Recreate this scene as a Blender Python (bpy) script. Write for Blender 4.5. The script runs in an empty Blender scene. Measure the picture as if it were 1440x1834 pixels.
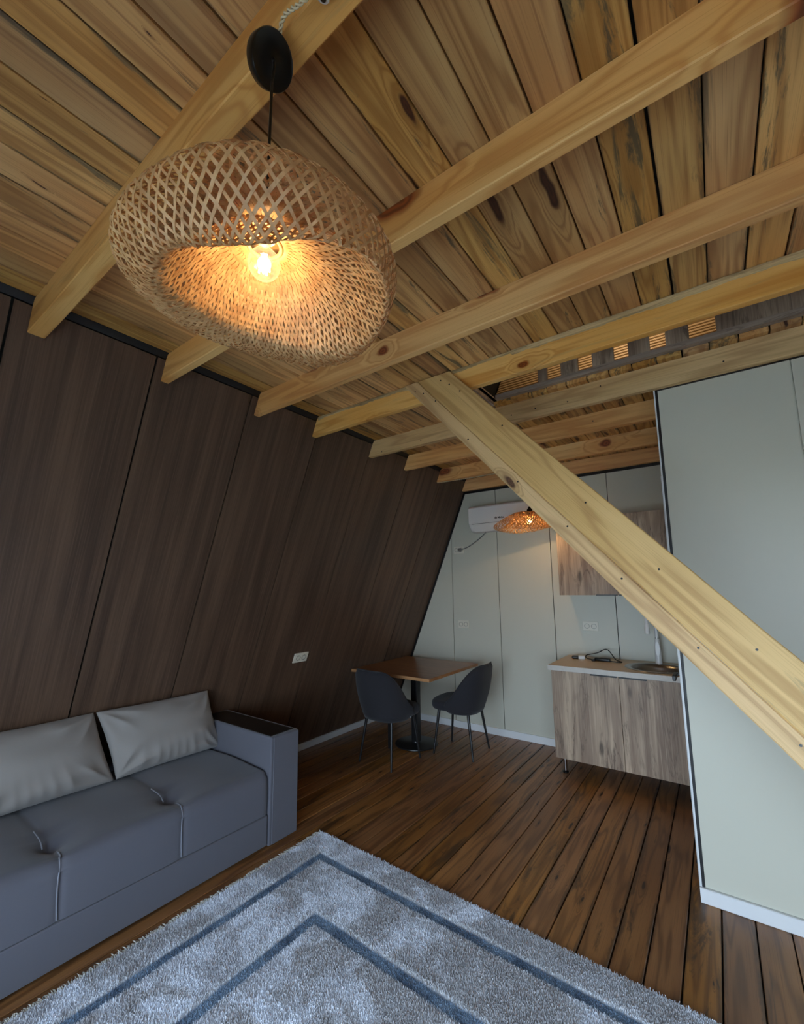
import bpy, bmesh, math, random
import numpy as np
from math import sin, cos, pi, radians, sqrt, exp, atan2
from mathutils import Vector, Matrix

random.seed(7)
RNG = np.random.RandomState(7)
scene = bpy.context.scene
COL = scene.collection

# ---------------------------------------------------------------- camera
H = 1.5
YAW, PITCH, ROLL, FPX = -0.6267, 0.136, -0.0113, 768.8
cf = Vector((sin(YAW) * cos(PITCH), cos(YAW) * cos(PITCH), sin(PITCH)))
cr = Vector((cos(YAW), -sin(YAW), 0.0))
cu = cr.cross(cf)
cr = cos(ROLL) * cr + sin(ROLL) * cu
cu = cr.cross(cf)
cam_d = bpy.data.cameras.new('camera')
cam = bpy.data.objects.new('camera', cam_d)
COL.objects.link(cam)
m = Matrix.Identity(4)
for i in range(3):
    m[i][0], m[i][1], m[i][2] = cr[i], cu[i], -cf[i]
m.translation = Vector((0, 0, H))
cam.matrix_world = m
cam_d.sensor_fit = 'HORIZONTAL'
cam_d.sensor_width = 36.0
cam_d.lens = FPX / 1440 * 36
cam_d.shift_y = 30.4 / 1440
cam_d.clip_start = 0.02
scene.camera = cam

# ---------------------------------------------------------------- sky, daylight, exposure
scene.view_settings.view_transform = 'Standard'
scene.view_settings.look = 'None'
scene.view_settings.gamma = 1.0
scene.view_settings.use_curve_mapping = False
scene.view_settings.exposure = 0.0
w = bpy.data.worlds.new('sky')
scene.world = w
w.use_nodes = True
bg = w.node_tree.nodes['Background']
bg.inputs[0].default_value = (0.66, 0.82, 1.0, 1)
bg.inputs[1].default_value = 11.5
WIN = (-1.9, 1.5, 0.08, 1.72)          # glazed opening in the front gable: x0 x1 z0 z1
FY = -0.85                             # front gable plane
pd = bpy.data.lights.new('window_portal', 'AREA')
pd.shape = 'RECTANGLE'
pd.size, pd.size_y = WIN[1] - WIN[0], WIN[3] - WIN[2]
pd.cycles.is_portal = True
po = bpy.data.objects.new('window_portal', pd)
COL.objects.link(po)
po.location = ((WIN[0] + WIN[1]) / 2, FY - 0.08, (WIN[2] + WIN[3]) / 2)
po.rotation_euler = (radians(90), 0, 0)   # emits toward +y
sd = bpy.data.lights.new('sun', 'SUN')      # high behind the cabin: it lights the ground outside, not the room
sd.energy = 13.0; sd.angle = radians(2); sd.color = (1.0, 0.96, 0.90)
so = bpy.data.objects.new('sun', sd); COL.objects.link(so)
so.rotation_euler = (radians(-42), radians(12), 0)
BULB_W = 2.1
BULB2_W = 10.0
LOFT_W = 34.0

# ---------------------------------------------------------------- material helpers
class NT:
    def __init__(s, name):
        s.m = bpy.data.materials.new(name)
        s.m.use_nodes = True
        s.t = s.m.node_tree
        s.t.nodes.clear()
        s.out = s.t.nodes.new('ShaderNodeOutputMaterial')
    def n(s, ty, ins=None, **props):
        nd = s.t.nodes.new(ty)
        for k, v in props.items():
            setattr(nd, k, v)
        for k, v in (ins or {}).items():
            s.set(nd, k, v)
        return nd
    def set(s, nd, k, v):
        sock = nd.inputs[k]
        if isinstance(v, bpy.types.NodeSocket):
            s.t.links.new(v, sock)
        else:
            sock.default_value = v
    def math(s, op, a, b=0.0, c=0.0, clamp=False):
        nd = s.n('ShaderNodeMath', {0: a, 1: b, 2: c}, operation=op)
        nd.use_clamp = clamp
        return nd.outputs[0]
    def vmath(s, op, a, b):
        return s.n('ShaderNodeVectorMath', {0: a, 1: b}, operation=op).outputs[0]
    def mix(s, fac, a, b, blend='MIX'):
        nd = s.n('ShaderNodeMix', data_type='RGBA', blend_type=blend)
        s.set(nd, 0, fac); s.set(nd, 6, a); s.set(nd, 7, b)
        return nd.outputs[2]
    def smooth(s, v, lo, hi, a=0.0, b=1.0):
        nd = s.n('ShaderNodeMapRange', {0: v, 1: lo, 2: hi, 3: a, 4: b}, interpolation_type='SMOOTHSTEP')
        return nd.outputs[0]
    def noise(s, vec, scale, detail=3, rough=0.55, dist=0.0):
        return s.n('ShaderNodeTexNoise', {'Vector': vec, 'Scale': scale, 'Detail': detail, 'Roughness': rough, 'Distortion': dist}).outputs[0]
    def bump(s, h, strength, dist=0.002):
        return s.n('ShaderNodeBump', {'Height': h, 'Strength': strength, 'Distance': dist}).outputs[0]
    def bsdf(s, color, rough=0.5, normal=None, **kw):
        b = s.n('ShaderNodeBsdfPrincipled')
        s.set(b, 'Base Color', color); s.set(b, 'Roughness', rough)
        if normal is not None:
            s.set(b, 'Normal', normal)
        for k, v in kw.items():
            s.set(b, k.replace('_', ' '), v)
        s.t.links.new(b.outputs[0], s.out.inputs[0])
        return b

def srgb(r, g, b):
    f = lambda c: ((c / 255) / 12.92) if c / 255 <= 0.04045 else (((c / 255) + 0.055) / 1.055) ** 2.4
    return (f(r), f(g), f(b), 1)

def mixer(nt, stretch, seed=0):
    """object coordinates, shifted by a random amount per object, grain along the axis with small stretch"""
    tc = nt.n('ShaderNodeTexCoord')
    oi = nt.n('ShaderNodeObjectInfo')
    off = nt.n('ShaderNodeVectorMath', {0: (37.1 + seed, 61.7, 23.9), 'Scale': oi.outputs['Random']}, operation='SCALE').outputs[0]
    p = nt.vmath('ADD', tc.outputs['Object'], off)
    return tc, oi, p

def pine(name, axis, light, mid, dark, knot, rough=0.55, stain=(0.09, 0.085, 0.07, 1), stain_amt=0.6, knot_size=1.0, knot_freq=1.0,
         rings=1.0, coat=0.0, vary=0.35, stain_thr=0.63, thin='z', edge=0.0):
    nt = NT(name)
    tc, oi, p = mixer(nt, None)
    lo = {'x': (0.9, 5.5, 5.5), 'y': (5.5, 0.9, 5.5), 'z': (5.5, 5.5, 0.9)}[axis]
    ks = tuple(c * knot_freq for c in lo)
    pk = nt.vmath('MULTIPLY', p, tuple(c * (1.0 if c > 1 else 2.7) for c in ks))
    pk = nt.vmath('MULTIPLY', pk, {'y': (1, 0, 1), 'z': (1, 1, 0)}[thin])
    wob = nt.n('ShaderNodeTexNoise', {'Vector': p, 'Scale': 6.0, 'Detail': 2.0}).outputs['Color']
    pk = nt.vmath('ADD', pk, nt.vmath('MULTIPLY', nt.vmath('MULTIPLY', nt.vmath('SUBTRACT', wob, (0.5, 0.5, 0.5)), (0.3, 0.3, 0.3)), {'y': (1, 0, 1), 'z': (1, 1, 0)}[thin]))
    sp_ = nt.n('ShaderNodeSeparateXYZ', {0: pk}).outputs
    off2 = nt.math('MULTIPLY', oi.outputs['Random'], 91.7)
    pk = nt.n('ShaderNodeCombineXYZ', {0: nt.math('ADD', sp_[0], off2), 1: sp_[1] if thin == 'z' else sp_[2], 2: 0.0}).outputs[0]
    vor = nt.n('ShaderNodeTexVoronoi', {'Vector': pk, 'Scale': 1.0, 'Randomness': 1.0}, voronoi_dimensions='2D')
    sel = nt.n('ShaderNodeSeparateColor', {0: vor.outputs['Color']}).outputs[0]
    size = nt.math('MULTIPLY', nt.smooth(sel, 0.50, 1.0, 0.0, 0.16), knot_size)
    d = vor.outputs['Distance']
    kd = nt.math('DIVIDE', d, nt.math('ADD', size, 0.001))
    kmask = nt.smooth(kd, 0.55, 1.05, 1.0, 0.0)
    halo = nt.smooth(kd, 0.8, 2.8, 1.0, 0.0)
    # growth rings, bent around knots
    pr = nt.vmath('MULTIPLY', p, tuple(c * (1.7 if c > 1 else 0.75) for c in lo))
    n1 = nt.noise(pr, 1.3, 2, 0.5, 0.3)
    ph = nt.math('ADD', nt.math('MULTIPLY', n1, 34.0 * rings), nt.math('MULTIPLY', nt.math('MULTIPLY', halo, kd), 9.0))
    ring = nt.math('MULTIPLY_ADD', nt.math('SINE', ph), 0.5, 0.5)
    ring = nt.math('POWER', ring, 2.2)
    fine = nt.noise(nt.vmath('MULTIPLY', p, tuple((c * 1.2 if c < 1 else c * 30) for c in lo)), 2.0, 4, 0.65)
    broad = nt.noise(nt.vmath('MULTIPLY', p, tuple(c * 0.9 for c in lo)), 1.1, 3, 0.5)
    col = nt.mix(nt.smooth(broad, 0.3, 0.72), light, mid)
    col = nt.mix(nt.math('MULTIPLY', ring, 0.62), col, dark)
    col = nt.mix(nt.math('MULTIPLY', nt.smooth(fine, 0.50, 0.74), 0.62), col, dark)
    # grey-blue stain, in long patches
    st = nt.noise(nt.vmath('MULTIPLY', p, tuple((c * 1.1 if c < 1 else c * 1.7) for c in lo)), 1.3, 7, 0.72, 0.9)
    rnd = nt.math('FRACT', nt.math('MULTIPLY', oi.outputs['Random'], 7.31))
    thr = nt.math('SUBTRACT', stain_thr, nt.math('MULTIPLY', rnd, 0.09))
    stm = nt.math('MULTIPLY', nt.smooth(nt.math('SUBTRACT', st, thr), 0.0, 0.09), stain_amt)
    if edge:
        ex = nt.math('ABSOLUTE', nt.n('ShaderNodeSeparateXYZ', {0: tc.outputs['Object']}).outputs[0])
        ev = nt.math('ADD', nt.math('DIVIDE', ex, 0.058), nt.math('MULTIPLY_ADD', st, 2.4, -1.2))
        em = nt.math('MULTIPLY', nt.smooth(ev, 0.80, 1.06), nt.smooth(nt.math('FRACT', nt.math('MULTIPLY', oi.outputs['Random'], 3.77)), 0.35, 0.6, 0.0, edge))
        stm = nt.math('MAXIMUM', stm, em)
    col = nt.mix(stm, col, stain)
    col = nt.mix(nt.math('MULTIPLY', halo, 0.45), col, nt.mix(0.5, mid, knot))
    kn = nt.mix(nt.math('MULTIPLY_ADD', nt.math('SINE', nt.math('MULTIPLY', kd, 16.0)), 0.5, 0.5), knot, nt.mix(0.5, knot, (0.02, 0.008, 0.003, 1)))
    col = nt.mix(kmask, col, kn)
    # every board has a tone of its own
    val = nt.math('MULTIPLY_ADD', oi.outputs['Random'], vary, 1.0 - vary * 0.55)
    hs = nt.n('ShaderNodeHueSaturation', {'Color': col, 'Value': val, 'Hue': nt.math('MULTIPLY_ADD', rnd, 0.006, 0.497),
                                          'Saturation': nt.math('MULTIPLY_ADD', rnd, 0.14, 0.93)}).outputs[0]
    hgt = nt.math('ADD', nt.math('MULTIPLY', fine, 0.7), nt.math('MULTIPLY', ring, -0.25))
    b = nt.bsdf(hs, rough, nt.bump(hgt, 0.25, 0.0012))
    if coat:
        b.inputs['Coat Weight'].default_value = coat
        b.inputs['Coat Roughness'].default_value = 0.22
    return nt.m

def plain(name, color, rough=0.5, metal=0.0, noise_amt=0.06, scale=30, bump=0.0, **kw):
    nt = NT(name)
    tc = nt.n('ShaderNodeTexCoord')
    n = nt.noise(tc.outputs['Object'], scale, 3)
    c2 = tuple(c * (1 - noise_amt * 2) for c in color[:3]) + (1,)
    col = nt.mix(n, color, c2)
    b = nt.bsdf(col, rough, nt.bump(n, bump, 0.001) if bump else None, **kw)
    b.inputs['Metallic'].default_value = metal
    return nt.m

def laminate(name, axis, base, dark, light, crack=0.0, rough=0.45, streak=1.0, scale=1.0, flat=False):
    nt = NT(name)
    tc, oi, p = mixer(nt, None)
    st = {'x': (0.7, 14, 14), 'y': (14, 0.7, 14), 'z': (14, 14, 0.7)}[axis]
    if flat:
        st = (0.0,) + st[1:]
    a = nt.noise(nt.vmath('MULTIPLY', p, tuple(c * scale for c in st)), 1.0, 5, 0.6, 0.15)
    b2 = nt.noise(nt.vmath('MULTIPLY', p, tuple((c * 2 * scale if c < 1 else c * 9 * scale) for c in st)), 1.0, 4, 0.7)
    col = nt.mix(nt.smooth(a, 0.3, 0.7), base, dark)
    col = nt.mix(nt.math('MULTIPLY', nt.smooth(b2, 0.45, 0.75), 0.5 * streak), col, light)
    col = nt.mix(nt.math('MULTIPLY', nt.smooth(b2, 0.3, 0.48, 1, 0), 0.45 * streak), col, dark)
    if crack:
        wv = nt.noise(nt.vmath('MULTIPLY', p, tuple((c * 1.2 if c < 1 else c * 0.35) for c in st)), 1.6, 3, 0.55, 0.9)
        band = nt.smooth(wv, 0.50, 0.62)
        s3 = nt.noise(nt.vmath('MULTIPLY', p, tuple((c * 1.1 if c < 1 else c * 0.42) for c in st)), 1.3, 6, 0.62, 1.2)
        ridg = nt.smooth(nt.math('ABSOLUTE', nt.math('SUBTRACT', s3, 0.5)), 0.0, 0.028, 1.0, 0.0)
        dk = tuple(c * 0.20 for c in dark[:3]) + (1,)
        col = nt.mix(nt.math('MULTIPLY', nt.math('MULTIPLY', ridg, nt.math('ADD', nt.math('MULTIPLY', band, 0.7), 0.28)), crack), col, dk)
        col = nt.mix(nt.math('MULTIPLY', band, 0.6 * crack), col, dark)
        vor = nt.n('ShaderNodeTexVoronoi', {'Vector': nt.vmath('MULTIPLY', p, tuple((c * 3.2 if c < 1 else c * 0.5) for c in st)), 'Scale': 1.0})
        kk = nt.smooth(vor.outputs['Distance'], 0.05, 0.17, 0.75 * crack, 0.0)
        col = nt.mix(kk, col, dk)
    val = nt.math('MULTIPLY_ADD', oi.outputs['Random'], 0.14, 0.93)
    col = nt.n('ShaderNodeHueSaturation', {'Color': col, 'Value': val}).outputs[0]
    nt.bsdf(col, rough, nt.bump(b2, 0.15, 0.0006))
    return nt.m

def fabric(name, color, color2, scale=900, rough=0.9, sheen=0.3, bump=0.25):
    nt = NT(name)
    tc = nt.n('ShaderNodeTexCoord')
    o = tc.outputs['Object']
    n = nt.noise(o, scale, 2, 0.6)
    big = nt.noise(o, 4.0, 3, 0.5)
    col = nt.mix(nt.math('MULTIPLY_ADD', n, 0.6, nt.math('MULTIPLY', big, 0.4)), color, color2)
    b = nt.bsdf(col, rough, nt.bump(n, bump, 0.0008))
    b.inputs['Sheen Weight'].default_value = sheen
    b.inputs['Sheen Roughness'].default_value = 0.5
    return nt.m

M = {}
M['ceil'] = pine('ceiling_pine', 'y', srgb(222, 176, 112), srgb(202, 146, 82), srgb(150, 96, 46), srgb(84, 40, 16), 0.6,
                 stain=srgb(84, 78, 60), stain_amt=0.85, vary=0.45, knot_size=0.8, knot_freq=1.5, stain_thr=0.61, edge=0.75)
M['beam'] = pine('beam_pine', 'x', srgb(242, 194, 124), srgb(232, 170, 94), srgb(200, 130, 62), srgb(150, 74, 28), 0.6,
                 stain=srgb(170, 150, 110), stain_amt=0.25, knot_size=1.25, knot_freq=0.8, rings=0.7, vary=0.14, thin='y')
M['brace'] = pine('brace_pine', 'x', srgb(224, 188, 130), srgb(210, 170, 108), srgb(172, 130, 76), srgb(104, 68, 42), 0.6,
                  stain=srgb(140, 122, 88), stain_amt=0.45, knot_size=0.65, knot_freq=1.1, rings=0.8, vary=0.0)
M['floor'] = pine('floor_pine', 'y', srgb(170, 118, 64), srgb(140, 92, 46), srgb(92, 56, 26), srgb(48, 26, 12), 0.42,
                  stain=srgb(50, 38, 26), stain_amt=0.7, knot_size=0.62, knot_freq=2.1, vary=0.35, coat=0.22, stain_thr=0.61, edge=0.6)
M['dark_panel'] = laminate('dark_walnut_laminate', 'z', srgb(104, 80, 63), srgb(70, 52, 41), srgb(120, 95, 77), 0.0, 0.5, flat=True)
M['oak'] = laminate('rustic_oak_laminate', 'z', srgb(194, 169, 143), srgb(136, 112, 94), srgb(214, 190, 164), 1.0, 0.5)
M['oak_h'] = laminate('rustic_oak_laminate_flat', 'x', srgb(186, 166, 146), srgb(150, 130, 116), srgb(204, 186, 166), 0.6, 0.5)
M['table_top'] = laminate('walnut_table_laminate', 'x', srgb(146, 100, 60), srgb(112, 74, 42), srgb(166, 120, 76), 0.35, 0.28)
M['table_edge'] = laminate('walnut_table_edge', 'x', srgb(176, 128, 86), srgb(150, 104, 66), srgb(190, 146, 104), 0.1, 0.4)
M['white_panel'] = plain('pale_wall_panel', srgb(203, 201, 186), 0.42, noise_amt=0.012, scale=3)
M['white'] = plain('white_trim', srgb(226, 228, 230), 0.4, noise_amt=0.01)
M['black'] = plain('black_trim', (0.006, 0.006, 0.007, 1), 0.5)
M['gap'] = plain('dark_gap', (0.004, 0.0035, 0.003, 1), 0.9)
M['metal_black'] = plain('black_metal', (0.012, 0.012, 0.013, 1), 0.35, noise_amt=0.02)
M['plastic_white'] = plain('white_plastic', srgb(232, 230, 228), 0.3, noise_amt=0.01)
M['plastic_cream'] = plain('cream_plastic', srgb(222, 216, 200), 0.35, noise_amt=0.01)
M['plastic_shade'] = plain('shaded_cream_plastic', srgb(170, 164, 150), 0.4, noise_amt=0.01)  # cream plastic darkened: shade of the recessed socket wells put into the colour
M['plastic_grey'] = plain('grey_plastic', srgb(120, 120, 118), 0.4, noise_amt=0.01)
M['plastic_black'] = plain('black_plastic', (0.004, 0.004, 0.004, 1), 0.35)
M['brass'] = plain('brass_cap', (0.75, 0.60, 0.36, 1), 0.3, 0.8)
M['steel'] = plain('brushed_steel', (0.42, 0.40, 0.38, 1), 0.28, 1.0)
M['blue'] = plain('blue_plastic', srgb(46, 74, 120), 0.5)
M['counter'] = plain('beige_counter', srgb(206, 180, 146), 0.4, noise_amt=0.05, scale=60)
M['counter_edge'] = plain('pale_counter_edge', srgb(214, 206, 196), 0.45, noise_amt=0.12, scale=25)
M['sofa'] = fabric('grey_sofa_cloth', srgb(96, 96, 106), srgb(82, 82, 92), 700, 0.85, 0.25, 0.15)
M['piping'] = fabric('sofa_piping_cloth', srgb(124, 126, 137), srgb(112, 114, 126), 700, 0.8, 0.2, 0.1)
M['cushion'] = fabric('grey_cushion_cloth', srgb(156, 150, 146), srgb(140, 135, 132), 800, 0.9, 0.15, 0.15)
M['chair'] = fabric('charcoal_chair_cloth', srgb(44, 43, 48), srgb(34, 33, 38), 900, 0.95, 0.10, 0.3)
M['rope'] = plain('cream_twisted_cord', srgb(222, 204, 168), 0.7, noise_amt=0.08, scale=200)
M['dark_gloss'] = plain('dark_arm_inlay', (0.008, 0.007, 0.007, 1), 0.35)
M['bark'] = laminate('weathered_bark', 'x', srgb(216, 184, 132), srgb(150, 124, 84), srgb(232, 206, 156), 0.8, 0.85, scale=1.6)
M['ground'] = plain('outdoor_ground', srgb(178, 180, 176), 0.9, noise_amt=0.1, scale=2)
M['roof'] = plain('loft_ribbed_cladding', srgb(196, 168, 128), 0.55, noise_amt=0.1, scale=12)

def m_bamboo(name='bamboo_strip', tr=0.42):
    nt = NT(name)
    tc = nt.n('ShaderNodeTexCoord')
    n = nt.noise(nt.vmath('MULTIPLY', tc.outputs['Object'], (40, 40, 40)), 1.0, 3)
    col = nt.mix(nt.smooth(n, 0.3, 0.7), srgb(222, 186, 134), srgb(188, 146, 98))
    d = nt.n('ShaderNodeBsdfDiffuse', {0: col})
    t = nt.n('ShaderNodeBsdfTranslucent', {0: nt.mix(0.5, col, srgb(250, 200, 124))})
    g = nt.n('ShaderNodeBsdfGlossy', {0: (0.5, 0.5, 0.5, 1), 1: 0.45})
    mx = nt.n('ShaderNodeMixShader', {0: tr, 1: d.outputs[0], 2: t.outputs[0]})
    mx2 = nt.n('ShaderNodeMixShader', {0: 0.06, 1: mx.outputs[0], 2: g.outputs[0]})
    nt.t.links.new(mx2.outputs[0], nt.out.inputs[0])
    return nt.m
M['bamboo'] = m_bamboo()
M['bamboo_thin'] = m_bamboo('thin_bamboo_strip', 0.5)

def m_emit(name, col, st):
    nt = NT(name)
    e = nt.n('ShaderNodeEmission', {0: col, 1: st})
    nt.t.links.new(e.outputs[0], nt.out.inputs[0])
    return nt.m
M['filament'] = m_emit('glowing_filament', (1.0, 0.70, 0.36, 1), 30.0)

def m_thin_glass(name, tint, glossy=0.12, haze=0.0):
    nt = NT(name)
    t = nt.n('ShaderNodeBsdfTransparent', {0: tint})
    g = nt.n('ShaderNodeBsdfGlossy', {0: (1, 1, 1, 1), 1: 0.03})
    fr = nt.n('ShaderNodeLayerWeight', {0: 0.25})
    f = nt.math('MULTIPLY_ADD', fr.outputs['Facing'], 0.55, glossy * 0.3)
    mx = nt.n('ShaderNodeMixShader', {0: f, 1: t.outputs[0], 2: g.outputs[0]})
    if haze:
        hz = nt.n('ShaderNodeBsdfTranslucent', {0: (0.9, 0.85, 0.75, 1)})
        mx = nt.n('ShaderNodeMixShader', {0: nt.math('MULTIPLY_ADD', fr.outputs['Facing'], haze * 2, haze), 1: mx.outputs[0], 2: hz.outputs[0]})
    nt.t.links.new(mx.outputs[0], nt.out.inputs[0])
    return nt.m
M['bulb_glass'] = m_thin_glass('bulb_glass', (1.0, 0.93, 0.8, 1), 0.5, 0.012)
M['window_glass'] = m_thin_glass('window_glass', (0.97, 0.98, 0.98, 1))

def m_rug():
    nt = NT('rug_pile')
    tc = nt.n('ShaderNodeTexCoord')
    o = tc.outputs['Object']           # origin at the rug's far left corner, +x right, -y toward the camera
    sx = nt.n('ShaderNodeSeparateXYZ', {0: o})
    x, y = sx.outputs[0], nt.math('MULTIPLY', sx.outputs[1], -1.0)
    x2 = nt.math('SUBTRACT', RUG_W, x)
    y2 = nt.math('SUBTRACT', RUG_L, y)
    d = nt.math('MINIMUM', nt.math('MINIMUM', x, y), nt.math('MINIMUM', x2, y2))
    wob = nt.noise(o, 9.0, 3)
    d = nt.math('ADD', d, nt.math('MULTIPLY_ADD', wob, 0.014, -0.007))
    def band(a, b, s=0.008):
        return nt.math('MULTIPLY', nt.smooth(d, a - s, a + s), nt.smooth(d, b - s, b + s, 1.0, 0.0))
    bl = nt.math('MAXIMUM', band(0.155, 0.200), band(0.478, 0.530))
    edge = nt.math('MAXIMUM', band(0.135, 0.155, 0.003), band(0.458, 0.478, 0.003))
    n1 = nt.noise(o, 7.0, 5, 0.65, 0.6)
    n2 = nt.noise(o, 2.2, 4, 0.6, 0.8)
    n3 = nt.noise(o, 160.0, 2, 0.6)
    base = nt.mix(nt.smooth(n1, 0.42, 0.64), srgb(234, 240, 252), srgb(188, 190, 200))
    base = nt.mix(nt.math('MULTIPLY', nt.smooth(n2, 0.49, 0.58), 0.7), base, srgb(146, 141, 143))
    base = nt.mix(nt.smooth(n3, 0.35, 0.7), base, nt.mix(0.5, base, srgb(226, 230, 236)))
    blue = nt.mix(nt.smooth(n1, 0.35, 0.65), srgb(78, 100, 128), srgb(124, 148, 174))
    col = nt.mix(nt.math('MULTIPLY', edge, 0.5), base, srgb(222, 226, 232))
    col = nt.mix(bl, col, blue)
    b = nt.bsdf(col, 0.95)
    b.inputs['Sheen Weight'].default_value = 0.25
    return nt.m
RUG_W, RUG_L = 2.35, 2.75
M['rug'] = m_rug()
M['fringe'] = plain('rug_fringe', srgb(214, 210, 200), 0.9, noise_amt=0.1, scale=80)

# ---------------------------------------------------------------- mesh helpers
class MB:
    """collects vertices and faces of one mesh"""
    def __init__(s):
        s.v, s.f, s.mi = [], [], []
    def add(s, vs, fs, mi=0):
        o = len(s.v)
        s.v += [tuple(v) for v in vs]
        s.f += [tuple(i + o for i in f) for f in fs]
        s.mi += [mi] * len(fs)
        return s
    def box(s, x0, x1, y0, y1, z0, z1, mi=0):
        vs = [(x, y, z) for z in (z0, z1) for y in (y0, y1) for x in (x0, x1)]
        return s.add(vs, [(0, 2, 3, 1), (4, 5, 7, 6), (0, 1, 5, 4), (2, 6, 7, 3), (0, 4, 6, 2), (1, 3, 7, 5)], mi)
    def prism(s, poly, fn, a, b, mi=0):
        """poly: 2D outline; fn(u, v, t) -> point; extruded from t=a to t=b"""
        n = len(poly)
        vs = [fn(u, v, a) for u, v in poly] + [fn(u, v, b) for u, v in poly]
        fs = [tuple(range(n))[::-1], tuple(range(n, 2 * n))]
        fs += [(i, (i + 1) % n, n + (i + 1) % n, n + i) for i in range(n)]
        return s.add(vs, fs, mi)
    def cbox(s, x0, x1, y0, y1, z0, z1, axis='y', c=0.002, mi=0):
        """box with its four long edges chamfered"""
        def oct_(a0, a1, b0, b1):
            return [(a0 + c, b0), (a1 - c, b0), (a1, b0 + c), (a1, b1 - c), (a1 - c, b1), (a0 + c, b1), (a0, b1 - c), (a0, b0 + c)]
        if axis == 'y':
            return s.prism(oct_(x0, x1, z0, z1), lambda u, v, t: (u, t, v), y0, y1, mi)
        if axis == 'x':
            return s.prism(oct_(y0, y1, z0, z1), lambda u, v, t: (t, u, v), x0, x1, mi)
        return s.prism(oct_(x0, x1, y0, y1), lambda u, v, t: (u, v, t), z0, z1, mi)
    def tube(s, pts, r, n=8, closed=False, mi=0, cap=True):
        pts = [Vector(p) for p in pts]
        rs = r if isinstance(r, (list, tuple)) else [r] * len(pts)
        N = len(pts)
        vs = []
        up = Vector((0, 0, 1))
        prev = None
        for i, p in enumerate(pts):
            if closed:
                t = pts[(i + 1) % N] - pts[i - 1]
            else:
                t = pts[min(i + 1, N - 1)] - pts[max(i - 1, 0)]
            t.normalize()
            if prev is None:
                a = t.cross(up)
                if a.length < 1e-3:
                    a = t.cross(Vector((1, 0, 0)))
            else:
                a = prev - t * prev.dot(t)
            a.normalize(); prev = a
            b = t.cross(a)
            for k in range(n):
                an = 2 * pi * k / n
                vs.append(p + (a * cos(an) + b * sin(an)) * rs[i])
        fs = []
        for i in range(N if closed else N - 1):
            j = (i + 1) % N
            for k in range(n):
                l = (k + 1) % n
                fs.append((i * n + k, i * n + l, j * n + l, j * n + k))
        if cap and not closed:
            fs.append(tuple(range(n))[::-1])
            fs.append(tuple(range((N - 1) * n, N * n)))
        return s.add(vs, fs, mi)
    def lathe(s, prof, c=(0, 0, 0), n=32, mi=0, mat=None, close=False, cap=True):
        """prof: list of (r, z) from bottom to top"""
        vs, fs = [], []
        for r, z in prof:
            for k in range(n):
                a = 2 * pi * k / n
                p = Vector((r * cos(a), r * sin(a), z))
                if mat is not None:
                    p = mat @ p
                vs.append((p[0] + c[0], p[1] + c[1], p[2] + c[2]))
        L = len(prof)
        for i in range(L - 1 + (1 if close else 0)):
            j = (i + 1) % L
            for k in range(n):
                l = (k + 1) % n
                fs.append((i * n + k, i * n + l, j * n + l, j * n + k))
        if not close and cap:
            fs.append(tuple(range(n))[::-1])
            fs.append(tuple(range((L - 1) * n, L * n)))
        return s.add(vs, fs, mi)
    def grid(s, pts, mi=0, closed_u=False, closed_v=False):
        U, V = len(pts), len(pts[0])
        vs = [p for row in pts for p in row]
        fs = []
        for i in range(U if closed_u else U - 1):
            for j in range(V if closed_v else V - 1):
                a, b = (i + 1) % U, (j + 1) % V
                fs.append((i * V + j, a * V + j, a * V + b, i * V + b))
        return s.add(vs, fs, mi)
    def build(s, name, mat, parent=None, smooth=False, fix=True, auto=None):
        me = bpy.data.meshes.new(name)
        me.from_pydata(s.v, [], s.f)
        mats = mat if isinstance(mat, (list, tuple)) else [mat]
        for mm in mats:
            me.materials.append(mm)
        if len(mats) > 1:
            me.polygons.foreach_set('material_index', s.mi)
        if fix:
            bm = bmesh.new(); bm.from_mesh(me)
            bmesh.ops.recalc_face_normals(bm, faces=bm.faces)
            bm.to_mesh(me); bm.free()
        if smooth:
            me.polygons.foreach_set('use_smooth', [True] * len(me.polygons))
            if auto:
                me.set_sharp_from_angle(angle=radians(auto))
        me.update()
        o = bpy.data.objects.new(name, me)
        COL.objects.link(o)
        if parent is not None:
            o.parent = parent
        return o

def bevel(o, width, seg=2, angle=40):
    md = o.modifiers.new('bevel', 'BEVEL')
    md.width = width; md.segments = seg; md.limit_method = 'ANGLE'; md.angle_limit = radians(angle)
    o.data.polygons.foreach_set('use_smooth', [True] * len(o.data.polygons))
    md.harden_normals = False
    o.data.set_sharp_from_angle(angle=radians(60))
    return o

def empty(name, loc=(0, 0, 0), rz=0.0, label=None, cat=None, group=None):
    o = bpy.data.objects.new(name, None)
    COL.objects.link(o)
    o.empty_display_size = 0.05
    o.location = loc; o.rotation_euler = (0, 0, rz)
    if label:
        tag(o, label, cat, group)
    return o

def tag(o, label, cat, group=None):
    o['label'] = label; o['category'] = cat
    if group:
        o['group'] = group
    return o

def struct(o):
    o['kind'] = 'structure'
    return o

def catmull(P, n):
    P = [Vector(p) for p in P]
    out = []
    Q = [2 * P[0] - P[1]] + P + [2 * P[-1] - P[-2]]
    for i in range(1, len(Q) - 2):
        for k in range(n):
            t = k / n
            a, b, c, d = Q[i - 1:i + 3]
            out.append(0.5 * ((2 * b) + (c - a) * t + (2 * a - 5 * b + 4 * c - d) * t * t + (3 * b - a - 3 * c + d) * t ** 3))
    out.append(P[-1])
    return out

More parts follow.
